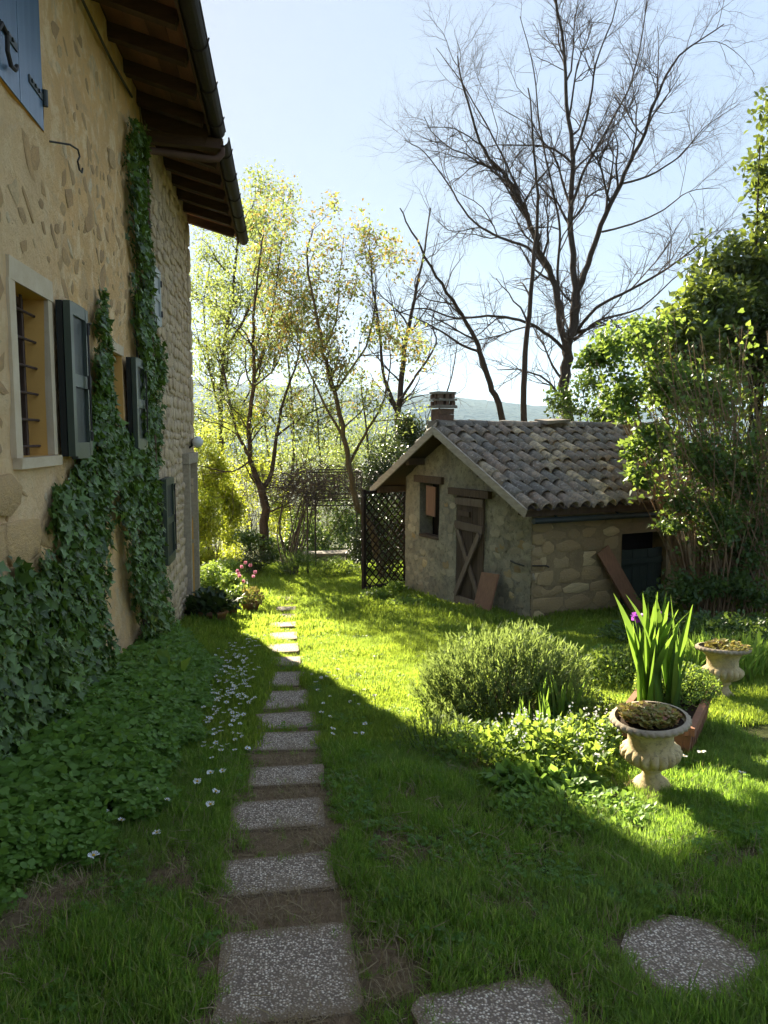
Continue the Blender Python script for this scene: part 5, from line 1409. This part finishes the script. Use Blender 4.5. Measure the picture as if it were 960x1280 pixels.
def iris_flower(c_, label, s=1.0):
    root = empty('iris_flower', (c_.x, c_.y, c_.z - .3), label=label, cat='flower'); m = MB(); m.tube([(c_.x, c_.y, c_.z - .4), (c_.x, c_.y, c_.z)], .006, 5); m.build('stem', M['stalk'], root)
    P, A = [], []
    for k in range(6):
        a = k * 1.047; P.append(c_); A.append((math.cos(a), math.sin(a), .9 if k % 2 else -.5))
    for k in range(6):
        a = k * 1.047 + .4; P.append(c_); A.append((math.cos(a), math.sin(a), .3))
    k = len(P); leaf_cloud('petals', np.array([tuple(p) for p in P]), np.array(A), rng.normal(0, .3, (k, 3)) + np.array([0, 0, .6]), np.full(k, .06 * s), T_OVAL, M['purple'], root, widen=1.7)
iris_flower(at(797, 772, 5.35), 'purple iris bloom among the tall iris leaves')
iris_flower(at(829, 769, 5.35), 'fading purple iris bloom behind the tall iris leaves', .8)
# fine leafed filler in planter and around
def herb(name, label, cx, cy_, rx, ry, h_, n, mat, size, tmpl, z0=None, seed=0, up=.4, cat='plant', spikes=0, petal='white', ang=0.0):
    r = np.random.default_rng(seed); a = r.uniform(0, 6.283, n); q = np.sqrt(r.random(n)); x = cx + rx * q * np.cos(a) * math.cos(ang) - ry * q * np.sin(a) * math.sin(ang); y = cy_ + rx * q * np.cos(a) * math.sin(ang) + ry * q * np.sin(a) * math.cos(ang)
    zb_ = gz(x, y) if z0 is None else np.full(n, z0)
    hh = h_ * (1 - .55 * q ** 2) * (.65 + .35 * (fnoise(x, y, 6, seed) * .5 + .5)); t = r.random(n) ** .55; z = zb_ + hh * t
    root = empty(name, (cx, cy_, gzf(cx, cy_) if z0 is None else z0), label=label, cat=cat)
    A = r.normal(0, .6, (n, 3)) + np.array([0, 0, up]); A[:, 0] += .3 * np.cos(a); A[:, 1] += .3 * np.sin(a)
    leaf_cloud('foliage', np.stack([x, y, z], -1), A, r.normal(0, .5, (n, 3)) + np.array([0, 0, .9]), r.uniform(size[0], size[1], n), tmpl, M[mat], root)
    ns = max(10, n // 12); L = []
    for k in range(ns): L.append((np.array([(x[k] * .6 + cx * .4, y[k] * .6 + cy_ * .4, zb_[k] - .01), ((x[k] * .9 + cx * .1), (y[k] * .9 + cy_ * .1), zb_[k] + hh[k] * .5), (x[k], y[k], zb_[k] + hh[k])]), np.array([.004, .003, .002])))
    tubes_mesh('stems', L, 4, M['stalk'], root)
    if spikes:
        P = []
        for k in range(spikes):
            for j in range(9): P.append((x[k] + r.normal(0, .012), y[k] + r.normal(0, .012), zb_[k] + hh[k] + r.uniform(0, .10)))
        P = np.array(P); k = len(P); leaf_cloud('flowers', P, r.normal(0, 1, (k, 3)), r.normal(0, 1, (k, 3)), r.uniform(.012, .022, k), T_OVAL, M[petal], root, widen=1.4)
    return root
herb('filler_plant', 'fine leafed bright green plant spilling over the planter beside the iris', pc.x + .18, pc.y + .22, .30, .42, .26, 3800, 'herb', (.014, .028), T_OVAL, z0=pz + PLH - .05, seed=4, ang=-.65)
herb('weed_patch', 'bright green weeds between the iris and the further urn', 3.35, 6.9, .75, .5, .42, 3400, 'herb', (.025, .05), T_OVAL, seed=5)
herb('weed_patch', 'sunlit weeds growing left of the terracotta planter', 2.22, 5.35, .38, .40, .30, 2200, 'herb', (.02, .045), T_OVAL, seed=6)
herb('weed_patch', 'tangled weeds under the tan stemmed shrub', 5.3, 8.9, 1.5, .7, .42, 4200, 'shrubleaf', (.035, .08), T_OVAL, seed=16)
herb('long_grass_clump', 'long bright grass behind the further urn', 4.15, 6.85, .65, .40, .36, 900, 'grass', (.12, .28), T_NARROW, seed=17, up=1.8)
herb('flowering_perennial', 'leafy perennial with pale flower spikes right of the path bend of shadow', 1.62, 4.55, .40, .42, .34, 1500, 'herb', (.035, .075), T_OVAL, seed=7, spikes=16)
herb('flowering_perennial', 'light green perennial with pinkish tips near the nearest urn', 2.0, 4.85, .28, .28, .34, 900, 'herb', (.03, .065), T_OVAL, seed=9, spikes=12)
herb('broad_leaf_plant', 'round leafed plant in front of the perennials', 1.45, 4.15, .34, .22, .15, 520, 'clover', (.05, .085), T_HEART, seed=10, up=.1)
herb('dry_stems', 'dry straggly stems at the left foot of the lavender', 1.02, 5.15, .30, .40, .26, 700, 'lavender', (.03, .06), T_NARROW, seed=12, up=.8)
herb('weed_patch', 'low weeds straggling from the perennials towards the shaded lawn', 1.5, 3.75, .45, .3, .12, 900, 'clover', (.02, .05), T_OVAL, seed=31)
herb('weed_patch', 'grassy weeds on the sunlit edge between lavender and perennials', 1.25, 4.85, .3, .35, .24, 900, 'herb', (.02, .05), T_OVAL, seed=32)
herb('dock_plant', 'upright bright green dock at the foot of the bare wall strip', -1.05, 6.75, .10, .10, .30, 26, 'herb', (.16, .26), T_OVAL, seed=33, up=1.6)
iris('iris_plant', Vector((1.72, 5.05, gzf(1.72, 5.05))), 18, .22, .42, 'low spiky iris leaves among the flowering perennials', .18, 12)
# lavender
lv = empty('lavender_bush', (1.72, 5.95, gzf(1.72, 5.95)), label='rounded silvery green lavender bush between path and urn', cat='shrub')
L, P, A = [], [], []; zb_ = gzf(1.72, 5.95)
for k in range(1150):
    d_ = rand_unit(1)[0]; d_[2] = abs(d_[2]) * .9 + .12; d_ /= np.linalg.norm(d_)
    rad_ = np.array([.68, .56, .58]); q = random.uniform(.74, 1.10) * (1 + .13 * float(fnoise(d_[0] * 2.2, d_[1] * 2.2 + d_[2], 2.3)))
    tip = np.array([1.72, 5.95, zb_]) + d_ * rad_ * q; tip[0] += .06 * d_[2]
    s0 = np.array([1.72 + d_[0] * .16, 5.95 + d_[1] * .14, zb_]); md = s0 * .45 + tip * .55 + np.array([0, 0, -.05])
    if k % 4 == 0: L.append(smooth_line([s0, md, tip], .0045, .002, 6))
    dr_ = norm(tip - md + np.array([0, 0, .25]))
    for j in range(20):
        t = random.random() ** .8; P.append(tip + dr_ * (.08 - .20 * (1 - t)) + rng.normal(0, .010, 3)); A.append(dr_ * 1.0 + rng.normal(0, .42, 3))
k = len(P); leaf_cloud('shoots', np.array(P), np.array(A), rng.normal(0, 1, (k, 3)), rng.uniform(.032, .062, k), T_NARROW, M['lavender'], lv, widen=1.7)
tubes_mesh('stems', L, 4, M['lavwood'], lv)

# pots beside the doorway, tulips
def pot(c_, r_, h_, label):
    root = empty('flower_pot', c_, label=label, cat='pot'); m = MB(); m.lathe([(0, 0), (r_ * .7, 0), (r_ * .95, h_ * .8), (r_ * 1.05, h_ * .8), (r_ * 1.05, h_), (r_ * .92, h_), (r_ * .9, h_ * .85), (0, h_ * .85)], 24, c_); m.build('pot_body', M['terracotta'], root, True); return root
for (x, y, r_, h_, lab, lab2, n, sz, mat) in ((-1.12, 11.55, .24, .20, 'wide terracotta bowl on the ground before the doorway', 'dark broad leafed plant in the wide bowl by the doorway', 330, (.10, .18), 'darkleaf'), (-.95, 12.35, .17, .22, 'terracotta pot behind the wide bowl by the house corner', 'mid green plant in the pot by the house corner', 300, (.06, .11), 'shrubleaf'), (-.62, 12.9, .15, .2, 'small terracotta pot nearest the path at the house corner', 'reddish green plant in the small pot by the path', 260, (.05, .09), 'succulent')):
    c_ = Vector((x, y, gzf(x, y) - .01)); pot(c_, r_, h_, lab)
    herb('potted_plant', lab2, x, y, r_ * 1.5, r_ * 1.5, .36, n, mat, sz, T_OVAL, z0=c_.z + h_ * .8, seed=int(x * -100))
root = empty('tulips', (-.75, 14.6, gzf(-.75, 14.6)), label='pink tulips in the sunny border past the house corner', cat='flowers')
L, P, A = [], [], []
for k in range(9):
    t_ = at(random.uniform(294, 324), random.uniform(704, 730), 14.6 + random.uniform(-.4, .4)); b0 = Vector((t_.x, t_.y, gzf(t_.x, t_.y))); L.append(smooth_line([np.array(b0), np.array(b0 * .5 + t_ * .5), np.array(t_)], .006, .004, 5))
    for j in range(6): P.append(tuple(t_)); A.append((.35 * math.cos(j * 1.05), .35 * math.sin(j * 1.05), 1))
k = len(P); leaf_cloud('petals', np.array(P), np.array(A), rng.normal(0, 1, (k, 3)), np.full(k, .075), T_OVAL, M['pink'], root, widen=1.3); tubes_mesh('stems', L, 4, M['stalk'], root)

# ------------------------------------------------------------------ daisies
def daisy_mesh(seed):
    r = random.Random(seed); m = MB(); m.tube([(0, 0, 0), (.004, .002, .05), (0, 0, .085)], .0016, 3, 2, False); n = 11; P = [(0, 0, .086)]; F = []
    for k in range(n):
        a = 6.283 * k / n; w = .22; R1 = .019 * r.uniform(.85, 1.1); P += [(.005 * math.cos(a - w), .005 * math.sin(a - w), .087), (R1 * math.cos(a - w), R1 * math.sin(a - w), .090 + r.uniform(-.003, .006)), (R1 * math.cos(a + w), R1 * math.sin(a + w), .090 + r.uniform(-.003, .006)), (.005 * math.cos(a + w), .005 * math.sin(a + w), .087)]
        q = 1 + 4 * k; F.append((q, q + 1, q + 2, q + 3))
    m.add(P, F, 0); D = [(.006 * math.cos(6.283 * k / 7), .006 * math.sin(6.283 * k / 7), .090) for k in range(7)] + [(0, 0, .094)]; m.add(D, [(k, (k + 1) % 7, 7) for k in range(7)], 1)
    me = m.mesh('daisy'); [me.materials.append(M[q]) for q in ('white', 'yellow', 'stalk')]; return me
dms = [daisy_mesh(k) for k in range(4)]
def daisies(n, fn, label, group, s=(.75, 1.15)):
    for k in range(n):
        x, y = fn(); o = inst('daisy', random.choice(dms), None, (x, y, gzf(x, y) + .02), (random.uniform(-.35, .15), random.uniform(-.3, .3), random.uniform(0, 6)), [random.uniform(*s)] * 3); tag(o, label, 'daisy', group)
def band():
    while True:
        y = random.triangular(4.6, 10.5, 6.6); xc = np.interp(y, [4.6, 6, 8, 10.5], [-.42, -.50, -.56, -.42]); x = random.gauss(xc, .13)
        if x < -.29 and x > -1.05: return x, y
daisies(210, band, 'small white daisy in the drift left of the shaded path', 'white daisies left of the path')
daisies(26, lambda: (random.gauss(.42, .12), random.uniform(5.2, 7.6)), 'small white daisy in the grass right of the path slabs', 'white daisies right of the path')
daisies(16, lambda: (random.uniform(-.95, -.35), random.uniform(3.3, 4.7)), 'lone white daisy in the dark grass near the clover', 'scattered daisies near the clover', (1, 1.3))
daisies(5, lambda: (random.uniform(2.3, 2.9), random.uniform(3.6, 4.4)), 'white daisy in the shaded grass right of the nearest urn', 'daisies right of the urn', (1, 1.3))

# ------------------------------------------------------------------ scattered ground cover (uncountable)
def scatter(name, P, rz, tilt, S, protos, label, cat):
    n = len(P); me = bpy.data.meshes.new(name); me.vertices.add(n); me.vertices.foreach_set('co', np.asarray(P, np.float32).ravel())
    a = me.attributes.new('rot', 'FLOAT_VECTOR', 'POINT'); a.data.foreach_set('vector', np.concatenate([tilt, rz[:, None]], 1).astype(np.float32).ravel())
    a = me.attributes.new('scl', 'FLOAT', 'POINT'); a.data.foreach_set('value', S.astype(np.float32))
    a = me.attributes.new('pick', 'INT', 'POINT'); a.data.foreach_set('value', rng.integers(0, len(protos), n).astype(np.int32)); me.update()
    o = link(name, me); tag(o, label, cat, kind='stuff')
    cl = bpy.data.collections.new(name + '_blades')
    for q in protos: cl.objects.link(q)
    ng = bpy.data.node_groups.new(name, 'GeometryNodeTree'); ng.interface.new_socket('Geometry', in_out='INPUT', socket_type='NodeSocketGeometry'); ng.interface.new_socket('Geometry', in_out='OUTPUT', socket_type='NodeSocketGeometry')
    N_ = ng.nodes; gi = N_.new('NodeGroupInput'); go = N_.new('NodeGroupOutput'); ip = N_.new('GeometryNodeInstanceOnPoints'); ci = N_.new('GeometryNodeCollectionInfo')
    ci.inputs['Collection'].default_value = cl; ci.inputs['Separate Children'].default_value = True; ci.inputs['Reset Children'].default_value = True
    def na(nm, ty): q = N_.new('GeometryNodeInputNamedAttribute'); q.data_type = ty; q.inputs['Name'].default_value = nm; return q.outputs[0]
    er = N_.new('FunctionNodeEulerToRotation'); lk = ng.links.new
    lk(gi.outputs[0], ip.inputs['Points']); lk(ci.outputs[0], ip.inputs['Instance']); ip.inputs['Pick Instance'].default_value = True
    lk(na('pick', 'INT'), ip.inputs['Instance Index']); lk(na('rot', 'FLOAT_VECTOR'), er.inputs[0]); lk(er.outputs[0], ip.inputs['Rotation']); lk(na('scl', 'FLOAT'), ip.inputs['Scale']); lk(ip.outputs[0], go.inputs[0])
    md = o.modifiers.new('scatter', 'NODES'); md.node_group = ng; return o


def tuft(name, seed, n, rad, h0, h1, w, mat, lean=.45):
    r = np.random.default_rng(seed); V, F = [], []; q = 0
    for k in range(n):
        a = r.uniform(0, 6.28); d_ = rad * math.sqrt(r.random()); b0 = np.array([d_ * math.cos(a), d_ * math.sin(a), -.008]); az = r.uniform(0, 6.28); ln = r.uniform(h0, h1); le = abs(r.normal(0, lean)); dv = np.array([math.cos(az), math.sin(az), 0]); sd_ = np.array([-math.sin(az), math.cos(az), 0]); ww = w * r.uniform(.7, 1.2)
        for i, t in enumerate((0, .4, .75, 1)):
            c_ = b0 + dv * le * ln * t * t + np.array([0, 0, ln * t * (1 - .25 * le * t)])
            if i < 3: V += [c_ - sd_ * ww * (1 - .35 * t), c_ + sd_ * ww * (1 - .35 * t)]
            else: V.append(c_)
        F += [(q, q + 1, q + 3), (q, q + 3, q + 2), (q + 2, q + 3, q + 5), (q + 2, q + 5, q + 4), (q + 4, q + 5, q + 6)]; q += 7
    me = fast_mesh(name, np.array(V), np.array(F)); me.materials.append(M[mat]); return bpy.data.objects.new(name, me)


T_LEAFLET = (np.array([(0, .02, 0), (.30, .28, .05), (.44, .68, .04), (.22, .98, .0), (0, .90, -.02), (-.22, .98, .0), (-.44, .68, .04), (-.30, .28, .05), (0, .5, -.03)]), np.array([(k, (k + 1) % 8, 8) for k in range(8)]))


def clover_proto(name, seed, n, rad, h0, h1, mat, s0, s1):
    r = np.random.default_rng(seed); P, A, S = [], [], []
    for k in range(n):
        a = r.uniform(0, 6.28); d_ = rad * math.sqrt(r.random()); h_ = r.uniform(h0, h1); c_ = np.array([d_ * math.cos(a), d_ * math.sin(a), h_]); t0 = r.uniform(0, 6.28); s = r.uniform(s0, s1)
        for j in range(3): P.append(c_); A.append((math.cos(t0 + j * 2.094), math.sin(t0 + j * 2.094), r.uniform(-.25, .2))); S.append(s)
    V, F = leaf_arrays(np.array(P), np.array(A), np.repeat(np.tile([0, -.25, 1.], (n, 1)) + r.normal(0, .38, (n, 3)), 3, axis=0), S, T_LEAFLET, 1.1)
    st_ = []; q = len(V)
    V2, F2 = [], []
    for k in range(n):
        c_ = P[3 * k]; b0 = np.array([c_[0] * .5, c_[1] * .5, -.01]); V2 += [b0 + (-.0012, 0, 0), b0 + (.0012, 0, 0), c_]; F2.append((q, q + 1, q + 2)); q += 3
    me = fast_mesh(name, np.concatenate([V, np.array(V2)]), np.concatenate([F, np.array(F2)])); me.materials.append(M[mat]); return bpy.data.objects.new(name, me)


def inside_slab(x, y, mg=0.0):
    ins = np.zeros(len(x), bool)
    for (cx, cy_, sx, sy) in SLABS: ins |= (np.abs(x - cx) < sx / 2 - mg) & (np.abs(y - cy_) < sy / 2 - mg)
    for (cx, cy_, sx, sy, a) in SIDE:
        dx, dy = x - cx, y - cy_; u = dx * math.cos(a) + dy * math.sin(a); w = -dx * math.sin(a) + dy * math.cos(a)
        ins |= (np.abs(u) < sx / 2 - mg) & (np.abs(w) < sy / 2 - mg) & ((u / (sx * .56)) ** 2 + (w / (sy * .56)) ** 2 < 1)
    return ins


def in_shed(x, y):
    dx, dy = x - SA.x, y - SA.y; u = dx * ct + dy * st; w = -dx * st + dy * ct
    return (u > -.05) & (u < SL) & (w > -.03) & (w < SW_)


def clover_edge(y): return np.interp(y, [2.2, 2.9, 3.4, 4.2, 6.0, 8.0, 9.5], [-1.25, -1.1, -.97, -.70, -.66, -.78, -1.2])
def turf_pts(n, x0, x1, y0, y1):
    x = rng.uniform(x0, x1, n); y = rng.uniform(y0, y1, n)
    px_ = (x * math.cos(YAW) - y * math.sin(YAW)) / np.maximum(x * math.sin(YAW) + y * math.cos(YAW), .2)
    k = (np.abs(px_) < .78) & (x > WX + .03) & ~in_shed(x, y) & ~inside_slab(x, y, .04 + .05 * fnoise(x, y, 9.0, 5))
    d_ = dirt_amt(x, y); k &= rng.random(n) > d_ * 1.02 - .02
    return x[k], y[k]
def lay_turf(name, n, box, protos, smin, smax, label, cov=None, cat='grass'):
    x, y = turf_pts(n, *box)
    if cov is not None: k = cov(x, y); x, y = x[k], y[k]
    n = len(x); hvar = 1 + .40 * fnoise(x, y, 1.3, 2) + .40 * fnoise(x, y, 4.0, 6)
    d_ = dirt_amt(x, y); S = rng.uniform(smin, smax, n) * np.clip(hvar, .45, 1.9) * (1 - .45 * d_)
    scatter(name, np.stack([x, y, gz(x, y)], -1), rng.uniform(0, 6.28, n), rng.normal(0, .12, (n, 2)), S, protos, label, cat)
g1 = [tuft('tuft', 50 + k, 20, .045, .03, .088, .0021, 'grass', .6) for k in range(5)]
g2 = [tuft('tuft_far', 70 + k, 22, .085, .04, .085, .0038, 'grassfar', .45) for k in range(4)]
g3 = [tuft('tuft_far', 80 + k, 22, .15, .06, .11, .0075, 'grassfar', .45) for k in range(4)]
lay_turf('grass', 30000, (-1.5, 3.2, 1.7, 5.2), g1, .62, 1.1, 'short shaded grass around the near path slabs', lambda x, y: (x > clover_edge(y) - .22) | (rng.random(len(x)) < .4))
lay_turf('lawn_grass', 34000, (-1.5, 5.6, 5.2, 10), g2, .75, 1.2, 'sunlit and shaded lawn grass in the middle of the garden', lambda x, y: (x > clover_edge(y) - .1) | (rng.random(len(x)) < .3))
lay_turf('far_lawn_grass', 26000, (-2.5, 10, 10, 20.5), g3, .75, 1.15, 'bright far lawn grass towards the arbour')
st3 = [tuft('straw', 90 + k, 5, .06, .04, .10, .0018, 'straw', 1.6) for k in range(3)]
x = rng.uniform(-1.45, 2.4, 9000); y = rng.uniform(1.8, 5.0, 9000); k = (rng.random(9000) < .18 + .5 * dirt_amt(x, y)) & (~inside_slab(x, y, .02) | (rng.random(9000) < .03)); x, y = x[k], y[k]; n = len(x)
scatter('dry_straw', np.stack([x, y, gz(x, y) + .004], -1), rng.uniform(0, 6.28, n), rng.normal(0, .5, (n, 2)), rng.uniform(.5, 1.1, n), st3, 'dry grass clippings lying on the bare earth patches', 'straw')
c1 = [clover_proto('clover', 20 + k, 9, .07, .03, .11, 'clover', .019, .033) for k in range(4)]
x = rng.uniform(-1.5, -.3, 12000); y = rng.uniform(2.3, 9.8, 12000); ce = clover_edge(y) + .10 * fnoise(x, y, 4.5); k = (x < ce) & (rng.random(12000) > dirt_amt(x, y) * .9) & (fnoise(x, y, 2.6, 8) + .5 * fnoise(x, y, 7, 3) + 1.2 * np.clip((ce - x) / .5, 0, 1) > -.05); x, y = x[k], y[k]; n = len(x); dep = np.clip((clover_edge(y) - x) / .4, 0, 1)
scatter('clover', np.stack([x, y, gz(x, y) + .09 * dep + .03 * fnoise(x, y, 5, 1)], -1), rng.uniform(0, 6.28, n), rng.normal(0, .15, (n, 2)), rng.uniform(.9, 1.5, n) * (.75 + .5 * dep), c1, 'dense clover like ground cover at the foot of the ivy wall', 'clover')
h1 = [clover_proto('lawn_weed', 30 + k, 8, .06, .012, .045, 'lawnherb', .007, .016) for k in range(4)]
x, y = turf_pts(9000, -1.3, 5, 2.2, 11); k = fnoise(x, y, 2.2, 7) + .6 * fnoise(x, y, 6, 2) > .25; x, y = x[k], y[k]; n = len(x)
scatter('lawn_weeds', np.stack([x, y, gz(x, y)], -1), rng.uniform(0, 6.28, n), rng.normal(0, .15, (n, 2)), rng.uniform(.8, 1.4, n), h1, 'small round leafed weeds in the turf', 'weeds')

# ------------------------------------------------------------------ haze
hz = MB(); hz.box((0, 0, 90), (10200, 10200, 260)); ho = hz.build('haze', None); ho['kind'] = 'stuff'; tag(ho, 'pale spring haze in the valley air', 'haze')
hm = bpy.data.materials.new('valley_haze'); hm.use_nodes = True; hm.node_tree.nodes.clear()
hout = hm.node_tree.nodes.new('ShaderNodeOutputMaterial'); hv = hm.node_tree.nodes.new('ShaderNodeVolumePrincipled')
hv.inputs['Color'].default_value = (.55, .78, 1, 1); hv.inputs['Density'].default_value = .00017; hv.inputs['Anisotropy'].default_value = .2
hm.node_tree.links.new(hv.outputs[0], hout.inputs['Volume']); ho.data.materials.append(hm)
